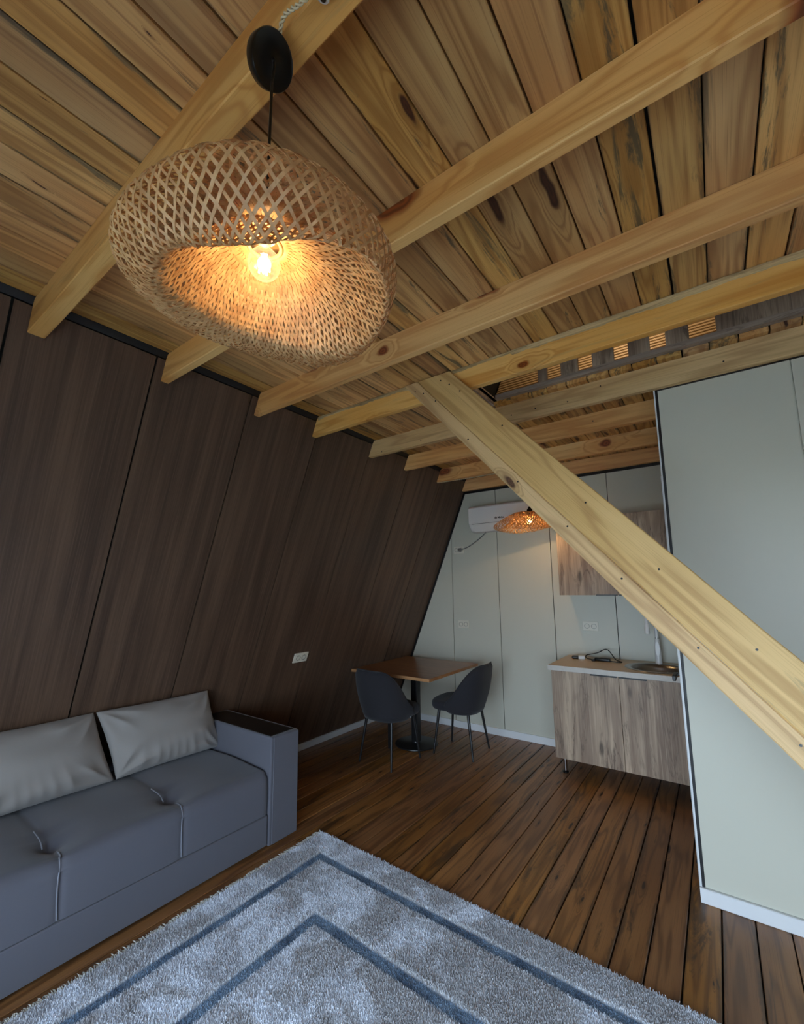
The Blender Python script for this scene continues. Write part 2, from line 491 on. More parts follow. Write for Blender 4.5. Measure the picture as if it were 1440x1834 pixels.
# ---------------------------------------------------------------- layout numbers
XC = 0.10                      # middle of the A-frame
WL0, SL = -3.30, 0.411         # left wall inner face: x = WL0 + SL * z
WR0 = 2 * XC - WL0             # right wall mirrored
ZB = 2.575                     # underside of the beams
ZC = 2.705                     # underside of the ceiling boards
YB = 4.312                     # back wall face
PX, PY = -0.186, 2.675         # partition corner
def xl(z): return WL0 + SL * z
def xr(z): return WR0 - SL * z

# ---------------------------------------------------------------- floor
fl = MB().box(WL0 - 0.2, WR0 + 0.2, FY - 0.2, YB + 0.2, -0.12, -0.024).build('floor', M['gap'])
struct(fl)
pitch = 0.1225
x = 0.0085 - 28 * pitch
while x < WR0:
    a, b = max(x + 0.002, WL0 - 0.05), min(x + pitch - 0.0025 - random.random() * 0.002, WR0 + 0.05)
    dz = random.uniform(-0.0012, 0.0)
    if b - a > 0.02:
        o = MB().cbox(-(b - a) / 2, (b - a) / 2, FY - 0.1, YB + 0.05, -0.024, dz, 'y', 0.0022).build('plank', M['floor'], fl)
        o.location = ((a + b) / 2, 0, 0)
    x += pitch

# ---------------------------------------------------------------- ceiling with the stair opening
OPX0, OPX1, OPY0, OPY1 = -1.10, 1.30, 2.055, 2.60
ce = MB()
zc0, zc1 = ZC + 0.026, ZC + 0.05
ce.box(xl(ZC) - 0.25, xr(ZC) + 0.25, FY - 0.2, OPY0, zc0, zc1)
ce.box(xl(ZC) - 0.25, xr(ZC) + 0.25, OPY1, YB + 0.15, zc0, zc1)
ce.box(xl(ZC) - 0.25, OPX0, OPY0, OPY1, zc0, zc1)
ce.box(OPX1, xr(ZC) + 0.25, OPY0, OPY1, zc0, zc1)
ce = struct(ce.build('ceiling', M['gap']))
cp = 0.1185
x = -0.75 - 13 * cp
while x < xr(ZC):
    a = x + random.uniform(0.0012, 0.004); b = x + cp - random.uniform(0.0012, 0.004)
    a = max(a, xl(ZC) + 0.012); b = min(b, xr(ZC) + 0.1)
    if b - a > 0.02:
        cx = (a + b) / 2
        spans = [(FY - 0.05, YB)]
        if OPX0 - 0.02 < cx < OPX1:
            spans = [(FY - 0.05, OPY0 + 0.01), (OPY1 - random.random() * 0.012, YB)]
        for (y0, y1) in spans:
            dz = random.uniform(-0.001, 0.002)
            o = MB().cbox(-(b - a) / 2, (b - a) / 2, y0, y1, ZC + dz, ZC + 0.026, 'y', 0.002).build('plank', M['ceil'], ce)
            o.location = (cx, 0, 0)
    x += cp

# ---------------------------------------------------------------- slanted left wall of dark panels
nrm = Vector((1, 0, -SL)).normalized()
ZTOPW = 2.69
def wall_slab(name, sign, t0, t1, y0, y1, z0, z1, mat, parent=None, side='left', c=0.0):
    """slab parallel to the slanted wall; t measured inward from its face"""
    def P(z, t):
        x = (xl(z) if side == 'left' else xr(z))
        s = 1 if side == 'left' else -1
        return (x + s * t * sqrt(1 + SL * SL) , z)
    mb = MB()
    a, b, c2, d = P(z0, t0), P(z0, t1), P(z1, t1), P(z1, t0)
    if c:
        mb.prism([(a[0], a[1]), (b[0], b[1]), (c2[0], c2[1]), (d[0], d[1])], lambda u, v, t: (u, t, v), y0, y1)
    else:
        mb.prism([a, b, c2, d], lambda u, v, t: (u, t, v), y0, y1)
    return mb.build(name, mat, parent)
wl = struct(wall_slab('wall_left', 1, -0.10, -0.012, FY - 0.1, YB + 0.1, -0.1, ZC + 2.3, M['gap']))
yj = [FY, -0.755, -0.19, 0.372, 0.931, 1.489, 2.05, 2.63, 3.215, 3.79, YB]
for y0, y1 in zip(yj[:-1], yj[1:]):
    o = MB()
    zz0, zz1 = 0.0, ZTOPW - 0.012
    A = (xl(zz0) - 0.013, zz0); Bp = (xl(zz0), zz0); Cc = (xl(zz1), zz1); D = (xl(zz1) - 0.013, zz1)
    o.prism([A, Bp, Cc, D], lambda u, v, t: (u, t, v), y0 + 0.005, y1 - 0.005)
    # shear so grain follows the slope
    o = o.build('panel', M['dark_panel'], wl)
wall_r = struct(wall_slab('wall_right', 1, -0.10, 0.0, FY - 0.1, YB + 0.1, -0.1, ZC + 2.3, M['dark_panel'], side='right'))
# black edging where wall meets ceiling
def trim(name, mb, mat='black'):
    return struct(mb.build(name, M[mat]))
trim('trim_1', MB().prism([(xl(2.683) - 0.01, 2.683), (xl(2.683) + 0.002, 2.683), (xl(ZC) + 0.014, ZC + 0.004), (xl(ZC) - 0.02, ZC + 0.004)], lambda u, v, t: (u, t, v), FY, YB))
struct(MB().prism([(xl(0) - 0.001, 0.0), (xl(0) + 0.018, 0.0), (xl(0.068) + 0.014, 0.066), (xl(0.07) - 0.001, 0.07)], lambda u, v, t: (u, t, v), FY, YB).build('baseboard_left', M['white']))

# ---------------------------------------------------------------- back wall of pale panels
wb = struct(MB().prism([(xl(-0.1) - 0.1, -0.1), (xr(-0.1) + 0.1, -0.1), (xr(5) + 0.02, 5.0), (xl(5) - 0.02, 5.0)], lambda u, v, t: (u, t, v), YB + 0.012, YB + 0.1).build('wall_back', M['gap']))
xj = [xl(0), -2.98, -2.422, -1.864, -1.303, -0.75, PX + 0.01, 0.4, 0.96, 1.5, 2.1, 2.7, WR0]
ztp = ZB - 0.028
def clipq(x0, x1, z0, z1):
    """panel outline cut by the two slanted walls"""
    poly = [(x0, z0), (x1, z0), (x1, z1), (x0, z1)]
    def clip(poly, f):
        out = []
        for i in range(len(poly)):
            a, b = poly[i], poly[(i + 1) % len(poly)]
            fa, fb = f(a), f(b)
            if fa >= 0: out.append(a)
            if (fa >= 0) != (fb >= 0):
                t = fa / (fa - fb)
                out.append((a[0] + (b[0] - a[0]) * t, a[1] + (b[1] - a[1]) * t))
        return out
    poly = clip(poly, lambda p: p[0] - xl(p[1]) - 0.022)
    if poly: poly = clip(poly, lambda p: xr(p[1]) - p[0] - 0.022)
    return poly
for a, b in zip(xj[:-1], xj[1:]):
    pl = clipq(a + 0.0035, b - 0.0035, 0.0, ztp)
    if len(pl) > 2:
        MB().prism(pl, lambda u, v, t: (u, t, v), YB, YB + 0.014).build('panel', M['white_panel'], wb)
trim('trim_2', MB().box(xl(ZB) , PX + 0.005, YB - 0.006, YB + 0.012, ztp, ZB + 0.002))
trim('trim_3', MB().prism([(xl(0.0), 0.0), (xl(0.0) + 0.024, 0.0), (xl(ZB) + 0.024, ZB), (xl(ZB), ZB)], lambda u, v, t: (u, t, v), YB - 0.006, YB + 0.012))
struct(MB().box(xl(0) + 0.02, -1.34, YB - 0.014, YB + 0.002, 0.0, 0.068).box(-1.338, -0.2, YB - 0.014, YB + 0.002, 0.0, 0.068).build('baseboard_back', M['white']))

# ---------------------------------------------------------------- partition (bathroom box) with pale panels
wp = MB()
wp.prism([(PX + 0.014, 0.0), (xr(0), 0.0), (xr(ZB), ZB), (PX + 0.014, ZB)], lambda u, v, t: (u, t, v), PY + 0.012, PY + 0.08)
wp.box(PX + 0.004, PX + 0.09, PY + 0.012, 2.80, 0, ZB)
wp.box(PX + 0.004, PX + 0.09, 3.60, YB, 0, ZB)
wp.box(PX + 0.004, PX + 0.09, 2.80, 3.60, 2.10, ZB)
wp = struct(wp.build('wall_partition', M['white_panel']))
wx = [PX + 0.013, 0.383, 0.95, 1.52, 2.09, 2.66]
for a, b in zip(wx[:-1], wx[1:]):
    pl = clipq(a + 0.003, b - 0.003, 0.066, ZB - 0.008)
    if len(pl) > 2:
        MB().prism(pl, lambda u, v, t: (u, t, v), PY, PY + 0.013).build('panel', M['white_panel'], wp)
trim('trim_4', MB().box(PX + 0.003, PX + 0.0155, PY - 0.003, PY + 0.012, 0.066, ZB))
trim('trim_5', MB().box(PX - 0.004, PX + 0.003, PY - 0.004, PY + 0.02, 0.066, ZB), 'white')
trim('trim_6', MB().box(PX + 0.014, xr(ZB), PY - 0.002, PY + 0.012, ZB - 0.007, ZB + 0.004))
struct(MB().cbox(PX - 0.006, xr(0) - 0.02, PY - 0.018, PY + 0.001, 0.0, 0.066, 'x', 0.003).build('baseboard_partition', M['white']))
# bathroom door on the side face of the box
dr = struct(MB().box(PX - 0.002, PX + 0.04, 2.82, 3.58, 0.01, 2.08).build('door_1', M['white']))
dfm = MB().box(PX - 0.016, PX + 0.02, 2.79, 2.85, 0, 2.11).box(PX - 0.016, PX + 0.02, 3.55, 3.61, 0, 2.11).box(PX - 0.016, PX + 0.02, 2.85, 3.55, 2.05, 2.11)
dfm.build('door_frame', M['white'], dr)
hd = MB().box(PX - 0.010, PX, 3.12, 3.17, 0.86, 1.04)
hd.box(PX - 0.062, PX - 0.008, 3.135, 3.155, 0.955, 0.975)
hd.box(PX - 0.070, PX - 0.052, 3.02, 3.155, 0.945, 0.975)
bevel(hd.build('door_handle', M['plastic_black'], dr), 0.003)

# ---------------------------------------------------------------- front gable with glazing (behind the camera)
wf = MB()
wf.prism([(xl(-0.1) - 0.1, -0.1), (xr(-0.1) + 0.1, -0.1), (xr(WIN[2]) + 0.1, WIN[2]), (xl(WIN[2]) - 0.1, WIN[2])], lambda u, v, t: (u, t, v), FY - 0.12, FY)
wf.prism([(xl(WIN[3]) - 0.1, WIN[3]), (xr(WIN[3]) + 0.1, WIN[3]), (xr(5) + 0.02, 5.0), (xl(5) - 0.02, 5.0)], lambda u, v, t: (u, t, v), FY - 0.12, FY)
wf.prism([(xl(WIN[2]) - 0.1, WIN[2]), (WIN[0], WIN[2]), (WIN[0], WIN[3]), (xl(WIN[3]) - 0.1, WIN[3])], lambda u, v, t: (u, t, v), FY - 0.12, FY)
wf.prism([(WIN[1], WIN[2]), (xr(WIN[2]) + 0.1, WIN[2]), (xr(WIN[3]) + 0.1, WIN[3]), (WIN[1], WIN[3])], lambda u, v, t: (u, t, v), FY - 0.12, FY)
struct(wf.build('wall_front', M['white_panel']))
wfm = MB()
nx = 4
for i in range(nx + 1):
    xx = WIN[0] + (WIN[1] - WIN[0]) * i / nx
    wfm.box(xx - 0.03, xx + 0.03, FY - 0.09, FY - 0.03, WIN[2], WIN[3])
wfm.box(WIN[0], WIN[1], FY - 0.09, FY - 0.03, WIN[2], WIN[2] + 0.06).box(WIN[0], WIN[1], FY - 0.09, FY - 0.03, WIN[3] - 0.06, WIN[3])
win = struct(wfm.build('window_1', M['metal_black']))
for i in range(nx):
    xa = WIN[0] + (WIN[1] - WIN[0]) * i / nx + 0.03
    xb = WIN[0] + (WIN[1] - WIN[0]) * (i + 1) / nx - 0.03
    MB().box(xa, xb, FY - 0.065, FY - 0.060, WIN[2] + 0.06, WIN[3] - 0.06).build('pane', M['window_glass'], win)
struct(MB().box(-14, 14, -16, FY - 0.13, -0.35, -0.25).build('ground', M['ground']))

# ---------------------------------------------------------------- ceiling beams
beams = [(-0.62, -0.575, 'square pine ceiling beam behind the camera, nearest the glazed gable'),
         (0.435, 0.495, 'pine ceiling beam crossing the top left corner, carrying the black lamp canopy'),
         (0.972, 1.012, 'pine ceiling beam passing behind the big woven lamp, running to the top right corner'),
         (1.532, 1.572, 'pine ceiling beam just past the big woven lamp with a large oval knot at right'),
         (2.012, 2.052, 'pine ceiling beam with a bark edge that the top of the diagonal brace is fixed to'),
         (2.632, 2.674, 'paler nailed pine ceiling beam along the top of the partition wall'),
         (3.130, 3.172, 'pine ceiling beam, first one in the kitchen bay behind the partition corner'),
         (3.712, 3.754, 'pine ceiling beam with a twisted cord pinned beneath it'),
         (4.262, 4.310, 'pine ceiling beam lying flat against the top of the back wall')]
BEAMS = []
for i, (y0, y1, lab) in enumerate(beams):
    zt = ZC - 0.001
    ex = 0.0 if y1 < 2.68 else None
    xe = (xr(ZB) - 0.004) if ex is not None else PX + 0.004
    xet = (xr(zt) - 0.002) if ex is not None else PX + 0.004
    yc = (y0 + y1) / 2
    c = 0.003
    mb = MB()
    n = 26
    rows = []
    rr = random.Random(i)
    for k in range(n + 1):
        t = k / n
        jb = (rr.random() - 0.5) * 0.0016; jz = (rr.random() - 0.5) * 0.0016
        xb = xl(ZB) + 0.003 + (xe - xl(ZB) - 0.003) * t
        xt = xl(zt) + 0.003 + (xet - xl(zt) - 0.003) * t
        hw = (y1 - y0) / 2
        rows.append([(xb, -hw + c + jb, ZB + jz), (xb, hw - c + jb, ZB + jz), (xb, hw + jb, ZB + c + jz), (xt, hw + jb, zt), (xt, -hw + jb, zt), (xb, -hw + jb, ZB + c + jz)])
    mb.grid(rows, closed_v=True)
    mb.add(rows[0], [(0, 1, 2, 3, 4, 5)]); mb.add(rows[-1], [(5, 4, 3, 2, 1, 0)])
    o = mb.build('ceiling_beam', M['brace'] if i == 5 else M['beam'])
    o.location = (0, yc, 0)
    tag(o, lab, 'beam', 'beams under the plank ceiling')
    BEAMS.append(o)
    if i in (5, 6):
        for px_, pz_ in ([(-2.1, ZB + 0.02), (-1.72, ZB + 0.03), (-1.0, ZB + 0.05), (-0.84, ZB + 0.055), (-0.64, ZB + 0.045), (0.13, ZB + 0.05), (-0.45, ZB + 0.09)] if i == 5 else [(-0.6, ZB + 0.07)]):
            MB().lathe([(0.0045, -0.001), (0.0045, 0.001)], (px_, y0 - yc, pz_), 8, mat=Matrix.Rotation(pi / 2, 3, 'X')).build('nail', M['plastic_black'], o)

# weathered bark edge along the top of the fourth beam's near face
bk_ = MB(); rr = random.Random(77); hgt = 0.028; rows = []
xx0, xx1 = xl(ZC) + 0.012, 0.62
for k in range(241):
    x_ = xx0 + (xx1 - xx0) * k / 240
    hgt = min(0.042, max(0.012, hgt + rr.uniform(-0.0035, 0.0035)))
    gate = 1.0 if (x_ < -1.3 or x_ > -0.75) else 0.55
    h_ = hgt * gate * 0.85
    q = []
    for j, (f_, o_) in enumerate([(0.0, 0.0), (0.12, 0.0016), (0.35, 0.0030), (0.65, 0.0034), (1.0, 0.0036)]):
        q.append((x_, beams[4][0] - 0.0002 - (o_ + rr.uniform(0, 0.0016)) * (1 if j else 0) - (beams[4][0] + beams[4][1]) / 2, ZC - 0.0015 - h_ * (1 - f_)))
    rows.append(q)
bk_.grid(rows).build('bark_edge', M['bark'], BEAMS[4], True)

# ---------------------------------------------------------------- diagonal brace: two planks side by side
D = Vector((0.667, -0.088, -0.74)).normalized()
P0 = Vector((-1.407, 1.985, 2.694)); P1 = Vector((-1.098, 1.985, 2.694))
wd = (P1 - P0) - D * (P1 - P0).dot(D); BW = wd.length; wd.normalize()
nb = D.cross(wd).normalized()
if nb.y > 0: nb = -nb          # toward the camera
br = empty('diagonal_brace', P0, 0, 'wide pale pine brace board running diagonally from a beam down past the partition', 'brace')
Mb = Matrix((D, wd, -nb)).transposed()   # local x along, y across, z away from the camera
Mq = Mb.to_4x4(); Mq.translation = P0
br.matrix_world = Mq
cut = (P1 - P0).dot(D) / BW    # slope of the horizontal top cut
L = 3.58
def plank_brace(w0, w1, th, z0=0.0):
    bot = (P0.z) / (-D.z)
    zs = wd.z / (-D.z)
    rows = []
    n = 40
    rr = random.Random(int(w0 * 1000))
    for k in range(n + 1):
        t = k / n
        j0 = (rr.random() - 0.5) * 0.0018; j1 = (rr.random() - 0.5) * 0.0018
        if k in (0, n): j0 = j1 = 0
        def X(wv):
            a = wv * cut; b = bot + wv * zs
            return a + (b - a) * t
        c = 0.004
        rows.append([(X(w0), w0 + j0, z0 + c), (X(w0 + c), w0 + c + j0, z0), (X(w1 - c), w1 - c + j1, z0), (X(w1), w1 + j1, z0 + c), (X(w1), w1 + j1, z0 + th), (X(w0), w0 + j0, z0 + th)])
    mb = MB().grid(rows, closed_v=True)
    mb.add(rows[0], [(0, 1, 2, 3, 4, 5)]); mb.add(rows[-1], [(5, 4, 3, 2, 1, 0)])
    return mb
plank_brace(0.0, 0.0692, 0.024).build('plank', M['brace'], br)
plank_brace(0.0704, BW, 0.024, 0.0004).build('plank', M['brace'], br)
for (t, wv) in [(0.10, 0.02), (0.16, 0.045), (0.27, 0.06), (0.20, 0.16), (0.27, 0.175), (0.36, 0.185), (0.62, 0.03), (0.72, 0.19), (1.0, 0.045), (1.32, 0.05), (1.30, 0.17), (1.62, 0.045), (1.68, 0.16), (1.95, 0.05), (2.05, 0.17), (2.3, 0.045)]:
    MB().lathe([(0.0042, -0.0015), (0.0042, 0.004)], (t, wv, 0.0), 8).build('nail', M['plastic_black'], br)

# ---------------------------------------------------------------- loft seen through the opening
lf = struct(MB().box(OPX0 - 0.03, OPX0, OPY0, OPY1, ZC + 0.0, ZC + 0.06).box(OPX1, OPX1 + 0.03, OPY0, OPY1, ZC, ZC + 0.06).build('trim_8', M['oak_h']))
rl = empty('loft_railing', (0, 2.585, ZC + 0.028), 0, 'loft railing of grey-brown laminate boards above the ceiling opening', 'railing')
MB().box(-1.08, 1.28, -0.02, 0.02, 0.0, 0.03).build('rail', M['oak_h'], rl)
MB().box(-1.08, 1.28, -0.02, 0.02, 0.92, 0.96).build('rail', M['oak_h'], rl)
for a, b in [(-0.795, -0.74), (-0.655, -0.555), (-0.475, -0.36), (-0.285, -0.18), (-0.105, 0.0)]:
    MB().box(a, b, -0.008, 0.018, 0.03, 0.92).build('board', M['oak'], rl)
MB().box(0.115, 0.40, -0.008, 0.018, 0.03, 0.92).build('board', M['oak'], rl)
MB().box(0.402, 1.28, -0.004, 0.022, 0.03, 0.92).build('board', M['oak'], rl)
# ribbed cladding of the loft gable
rb = MB()
pts = []
z = 2.76
while z < 4.6:
    pts += [(z, 0.0), (z + 0.006, -0.013), (z + 0.013, -0.013), (z + 0.019, 0.0)]
    z += 0.026
rows = [[(xl(zz) + 0.02, YB - 0.006 + dy, zz) for zz, dy in pts], [(xr(zz) - 0.02, YB - 0.006 + dy, zz) for zz, dy in pts]]
rb.grid(rows)
rbo = rb.build('wall_loft', M['roof'], fix=False); struct(rbo)
struct(MB().box(xl(4.6) - 0.3, xr(4.6) + 0.3, FY - 0.1, YB + 0.1, 4.6, 4.7).build('ceiling_loft', M['ceil']))
lb = empty('loft_bulb', (-0.5, 3.55, 4.59), 0, 'bare warm bulb hanging in the loft above', 'lamp')
MB().tube([(0, 0, 0), (0, 0, -0.5)], 0.003, 6).build('cord', M['plastic_black'], lb)
MB().lathe([(0.004, -0.50), (0.014, -0.505), (0.014, -0.55), (0.012, -0.555)], n=16).build('socket', M['plastic_black'], lb)
MB().lathe([(0.012, -0.555), (0.02, -0.575), (0.028, -0.6), (0.024, -0.625), (0.004, -0.64)][::-1], n=16).build('bulb', M['bulb_glass'], lb, True)
ld = bpy.data.lights.new('loft_light', 'POINT'); ld.energy = LOFT_W; ld.color = (1.0, 0.82, 0.60); ld.shadow_soft_size = 0.02
lo = bpy.data.objects.new('loft_light', ld); COL.objects.link(lo); lo.parent = lb; lo.location = (0, 0, -0.6)

# ---------------------------------------------------------------- woven pendant lamps
def periodic(tab, a):
    """smooth periodic interpolation of {degrees: value} rows"""
    xs = [r[0] for r in tab]; ys = [r[1] for r in tab]
    n = len(xs)
    a = (a - xs[0]) % 360 + xs[0]
    for i in range(n):
        x0, x1 = xs[i], xs[(i + 1) % n] + (360 if i == n - 1 else 0)
        if x0 <= a <= x1:
            t = (a - x0) / (x1 - x0)
            p = [ys[(i - 1) % n], ys[i], ys[(i + 1) % n], ys[(i + 2) % n]]
            return 0.5 * (2 * p[1] + (p[2] - p[0]) * t + (2 * p[0] - 5 * p[1] + 4 * p[2] - p[3]) * t * t + (3 * p[1] - p[0] - 3 * p[2] + p[3]) * t ** 3)
    return ys[0]

def shade_fn(profile_at, dens_fn, origin):
    """profile_at(phi) -> [(r, z)...] from the hub over the outside, round the lip and back to the hub"""
    NP, NTT = 180, 96
    G = np.zeros((NP, NTT, 3))
    for i in range(NP):
        ph = 2 * pi * i / NP
        pts = catmull([(r, 0, z) for r, z in profile_at(ph)], 10)
        q = np.array([(p[0], p[2]) for p in pts])
        L = np.concatenate([[0], np.cumsum(np.hypot(*(q[1:] - q[:-1]).T))]); L /= L[-1]
        tt = np.linspace(0, 1, NTT)
        r = np.interp(tt, L, q[:, 0]); z = np.interp(tt, L, q[:, 1])
        G[i, :, 0] = r * cos(ph) + origin[0]; G[i, :, 1] = r * sin(ph) + origin[1]; G[i, :, 2] = z + origin[2]
    # outward normals
    du = np.roll(G, -1, 0) - np.roll(G, 1, 0); dv = np.gradient(G, axis=1)
    Nn = np.cross(du, dv); Nn /= np.linalg.norm(Nn, axis=2, keepdims=True) + 1e-12
    def f(phi, t, off=0.0):
        u = (phi / (2 * pi) * NP) % NP; v = min(max(t, 0.0), 1.0) * (NTT - 1)
        i = int(u); j = min(int(v), NTT - 2); a, b = u - i, v - j
        i2 = (i + 1) % NP; i %= NP
        w = ((1 - a) * (1 - b), a * (1 - b), (1 - a) * b, a * b)
        P = G[i, j] * w[0] + G[i2, j] * w[1] + G[i, j + 1] * w[2] + G[i2, j + 1] * w[3]
        if off:
            P = P + Nn[i, j] * off
        return Vector(P)
    N = 720
    cum = np.concatenate([[0], np.cumsum([dens_fn(2 * pi * i / N) for i in range(N)])]); cum /= cum[-1]
    angs = np.linspace(0, 2 * pi, N + 1)
    def s2phi(s_):
        fl_ = math.floor(s_)
        return float(np.interp(s_ - fl_, cum, angs)) + 2 * pi * fl_
    f.s2phi = s2phi
    return f

def weave(f, n, w, twist, seg, th, name, parent, t0=0.0, t1=1.0, jitter=0.12, seed=1, mat='bamboo'):
    rr = random.Random(seed)
    mb = MB()
    for d in (1, -1):
        for i in range(n):
            ph0 = (i + (0.5 if d < 0 else 0) + rr.uniform(-1, 1) * jitter) / n
            ww = w * rr.uniform(0.8, 1.15)
            P = []
            for k in range(seg + 1):
                t = t0 + (t1 - t0) * k / seg
                ph = f.s2phi(ph0 + d * twist * (t - 0.5) / (2 * pi))
                P.append((ph, t, th * (0.9 * (1 if (k // 2 + i) % 2 == 0 else -1) * d)))
            C = [f(*p) for p in P]
            rows = []
            for k in range(seg + 1):
                tg = (C[min(k + 1, seg)] - C[max(k - 1, 0)]).normalized()
                e = f(P[k][0] + 0.02, P[k][1]) - f(P[k][0] - 0.02, P[k][1])
                e2 = f(P[k][0], min(P[k][1] + 0.01, 1)) - f(P[k][0], max(P[k][1] - 0.01, 0))
                nn = e.cross(e2).normalized()
                s = tg.cross(nn).normalized() * (ww / 2)
                h = nn * 0.0005
                rows.append([C[k] - s + h, C[k] + s + h, C[k] + s - h, C[k] - s - h])
            mb.grid([[tuple(q) for q in r_] for r_ in rows], closed_v=True)
    o = mb.build(name, M[mat], parent, smooth=False, fix=False)
    o['kind'] = 'stuff'
    return o

def ring_tube(f, t, r, name, parent, off=0.0):
    pts = [f(2 * pi * k / 90, t, off) for k in range(90)]
    return MB().tube(pts, r, 6, closed=True).build(name, M['bamboo'], parent, True)

def bulb_parts(parent, z, r, tilt=(0, 0), watts=8.0, filaments=4):
    """globe bulb centred at z below the lamp's origin"""
    R3 = Matrix.Rotation(tilt[0], 3, 'X') @ Matrix.Rotation(tilt[1], 3, 'Y')
    c = (0, 0, z)
    prof = [(r * sin(a), -r * cos(a)) for a in np.linspace(0.05, pi - 0.42, 22)]
    prof += [(r * 0.40, r * 1.05), (r * 0.40, r * 1.35)]
    g = MB().lathe(prof, c, 32, mat=R3).build('bulb', M['bulb_glass'], parent, True)
    MB().lathe([(r * 0.42, r * 1.3), (r * 0.45, r * 1.34), (r * 0.45, r * 1.75), (r * 0.3, r * 1.8)], c, 20, mat=R3).build('bulb_cap', M['brass'], parent, True, auto=40)
    fb = MB()
    for k in range(filaments):
        a = 2 * pi * k / filaments + 0.5
        p0 = R3 @ Vector((0.10 * r * cos(a), 0.10 * r * sin(a), r * 0.62)); p1 = R3 @ Vector((0.36 * r * cos(a), 0.36 * r * sin(a), -r * 0.5))
        fb.tube([Vector(c) + p0, Vector(c) + p1], r * 0.06, 6)
    fb.build('filament', M['filament'], g)
    ld = bpy.data.lights.new('bulb_light', 'POINT')
    ld.energy = watts; ld.color = (1.0, 0.72, 0.40); ld.shadow_soft_size = r * 0.45
    lo = bpy.data.objects.new('bulb_light', ld); COL.objects.link(lo); lo.parent = parent; lo.location = c
    return g

# big lamp
LX, LY = -0.610, 0.427
lamp = empty('pendant_lamp', (LX, LY, ZB), 0, 'large wavy woven bamboo pendant lamp, nearest, hanging from a black canopy', 'lamp', 'woven bamboo pendant lamps')
zc = 2.085 - ZB
R = 0.262
right_dir = atan2(cr.y, cr.x)
near_dir = atan2(-LY, -LX)
# outline of the shade, by degrees round it (0 = side facing the window)
T_RE = [(0, .232), (45, .238), (90, .240), (135, .255), (180, .250), (225, .245), (270, .236), (315, .214)]
T_ZE = [(0, 2.058), (45, 2.060), (90, 2.055), (135, 2.022), (180, 2.045), (225, 2.050), (270, 2.055), (315, 2.062)]
T_RL = [(0, .160), (20, .198), (45, .222), (70, .214), (90, .203), (112, .190), (135, .168), (170, .140), (205, .134), (238, .140), (270, .155), (302, .157), (321, .146), (338, .149)]
T_ZL = [(0, 1.985), (20, 1.99), (45, 2.003), (70, 2.003), (90, 1.998), (112, 1.995), (135, 1.998), (170, 2.015), (205, 2.022), (238, 2.018), (270, 2.0), (302, 2.0), (321, 1.995), (338, 1.985)]
def big_profile(ph):
    a = math.degrees(ph - near_dir)
    re, ze, rl, zl = (periodic(T, a) for T in (T_RE, T_ZE, T_RL, T_ZL))
    return [(.028, 2.152), (.09, 2.152), (.70 * re, 2.128), (.90 * re, 2.098), (re, ze), (.35 * rl + .65 * re, zl + .30 * (ze - zl)), (.72 * rl + .28 * re, zl - .003),
            (rl, zl + .004), (.90 * rl, zl + .028), (.76 * rl, zl + .060), (.085, 2.100), (.055, 2.115), (.028, 2.118)]
f1 = shade_fn(big_profile, lambda ph: (1.0 - 0.22 * cos(ph - near_dir)), (0, 0, -ZB))
weave(f1, 88, 0.0046, 1.5, 64, 0.0009, 'woven_shade', lamp)
ring_tube(f1, 0.002, 0.004, 'hub_ring', lamp)
ring_tube(f1, 0.998, 0.004, 'hub_ring', lamp)
bulb_parts(lamp, 2.082 - ZB, 0.0285, (0.12, 0.10), BULB_W)
MB().lathe([(0.019, 0.055), (0.021, 0.06), (0.021, 0.095), (0.012, 0.11), (0.004, 0.118)], (0, 0, 2.078 - ZB), 24).build('socket', M['plastic_cream'], lamp, True, auto=40)
# tilted black canopy cup
nC = Vector((0.80, 0.05, -0.60)).normalized()
ax = nC.cross(Vector((0, 0, 1))).normalized(); ay = nC.cross(ax)
Mc = Matrix((ax, ay, nC)).transposed()
cc = Vector((0.004, 0.0, -0.060))
MB().lathe([(0.021, -0.030), (0.038, -0.028), (0.042, -0.023), (0.045, 0.000), (0.0435, 0.003), (0.040, 0.001), (0.015, 0.001), (0.005, 0.004), (0.003, 0.009)], cc, 48, mat=Mc).build('canopy', M['plastic_black'], lamp, True, auto=35)
MB().tube([cc - nC * 0.029, cc - nC * 0.036 + Vector((0.0, 0, 0.02)), (-0.01, 0.02, 0.004)], 0.004, 8).build('hook', M['plastic_black'], lamp)

MB().tube([cc + nC * 0.006, cc + nC * 0.010 + Vector((-0.003, 0, -0.012)), (0.004, 0, -0.11), (0, 0, 2.12 - ZB)], 0.0028, 8).build('cord', M['plastic_black'], lamp)

def twisted(path, r=0.0028, amp=0.0025, turns=8, n=None):
    P = catmull(path, 24)
    L = len(P)
    out = []
    for s in (0, pi):
        q = []
        for i, p in enumerate(P):
            t = (P[min(i + 1, L - 1)] - P[max(i - 1, 0)]).normalized()
            a = t.cross(Vector((0, 0, 1)))
            if a.length < 1e-3: a = t.cross(Vector((1, 0, 0)))
            a.normalize(); b = t.cross(a)
            an = s + 2 * pi * turns * i / L
            q.append(p + (a * cos(an) + b * sin(an)) * amp)
        out.append(q)
    return out
tc_ = empty('twisted_cord', (-0.56, 0.43, ZB), 0, 'cream twisted cord running from the black canopy along the beam', 'cord')
for q in twisted([(-0.035, 0.0, -0.03), (0.0, -0.015, -0.016), (0.045, -0.015, -0.03), (0.09, -0.005, -0.022), (0.16, 0.0, -0.03), (0.30, 0.02, -0.012), (0.52, 0.02, -0.02), (0.80, 0.02, -0.012)], turns=15):
    MB().tube(q, 0.0020, 6).build('strand', M['rope'], tc_, True)
ins = empty('cord_insulator', (-0.468, 0.43, ZB), 0, 'small white roller insulator holding the twisted cord, top edge of the photo', 'insulator')
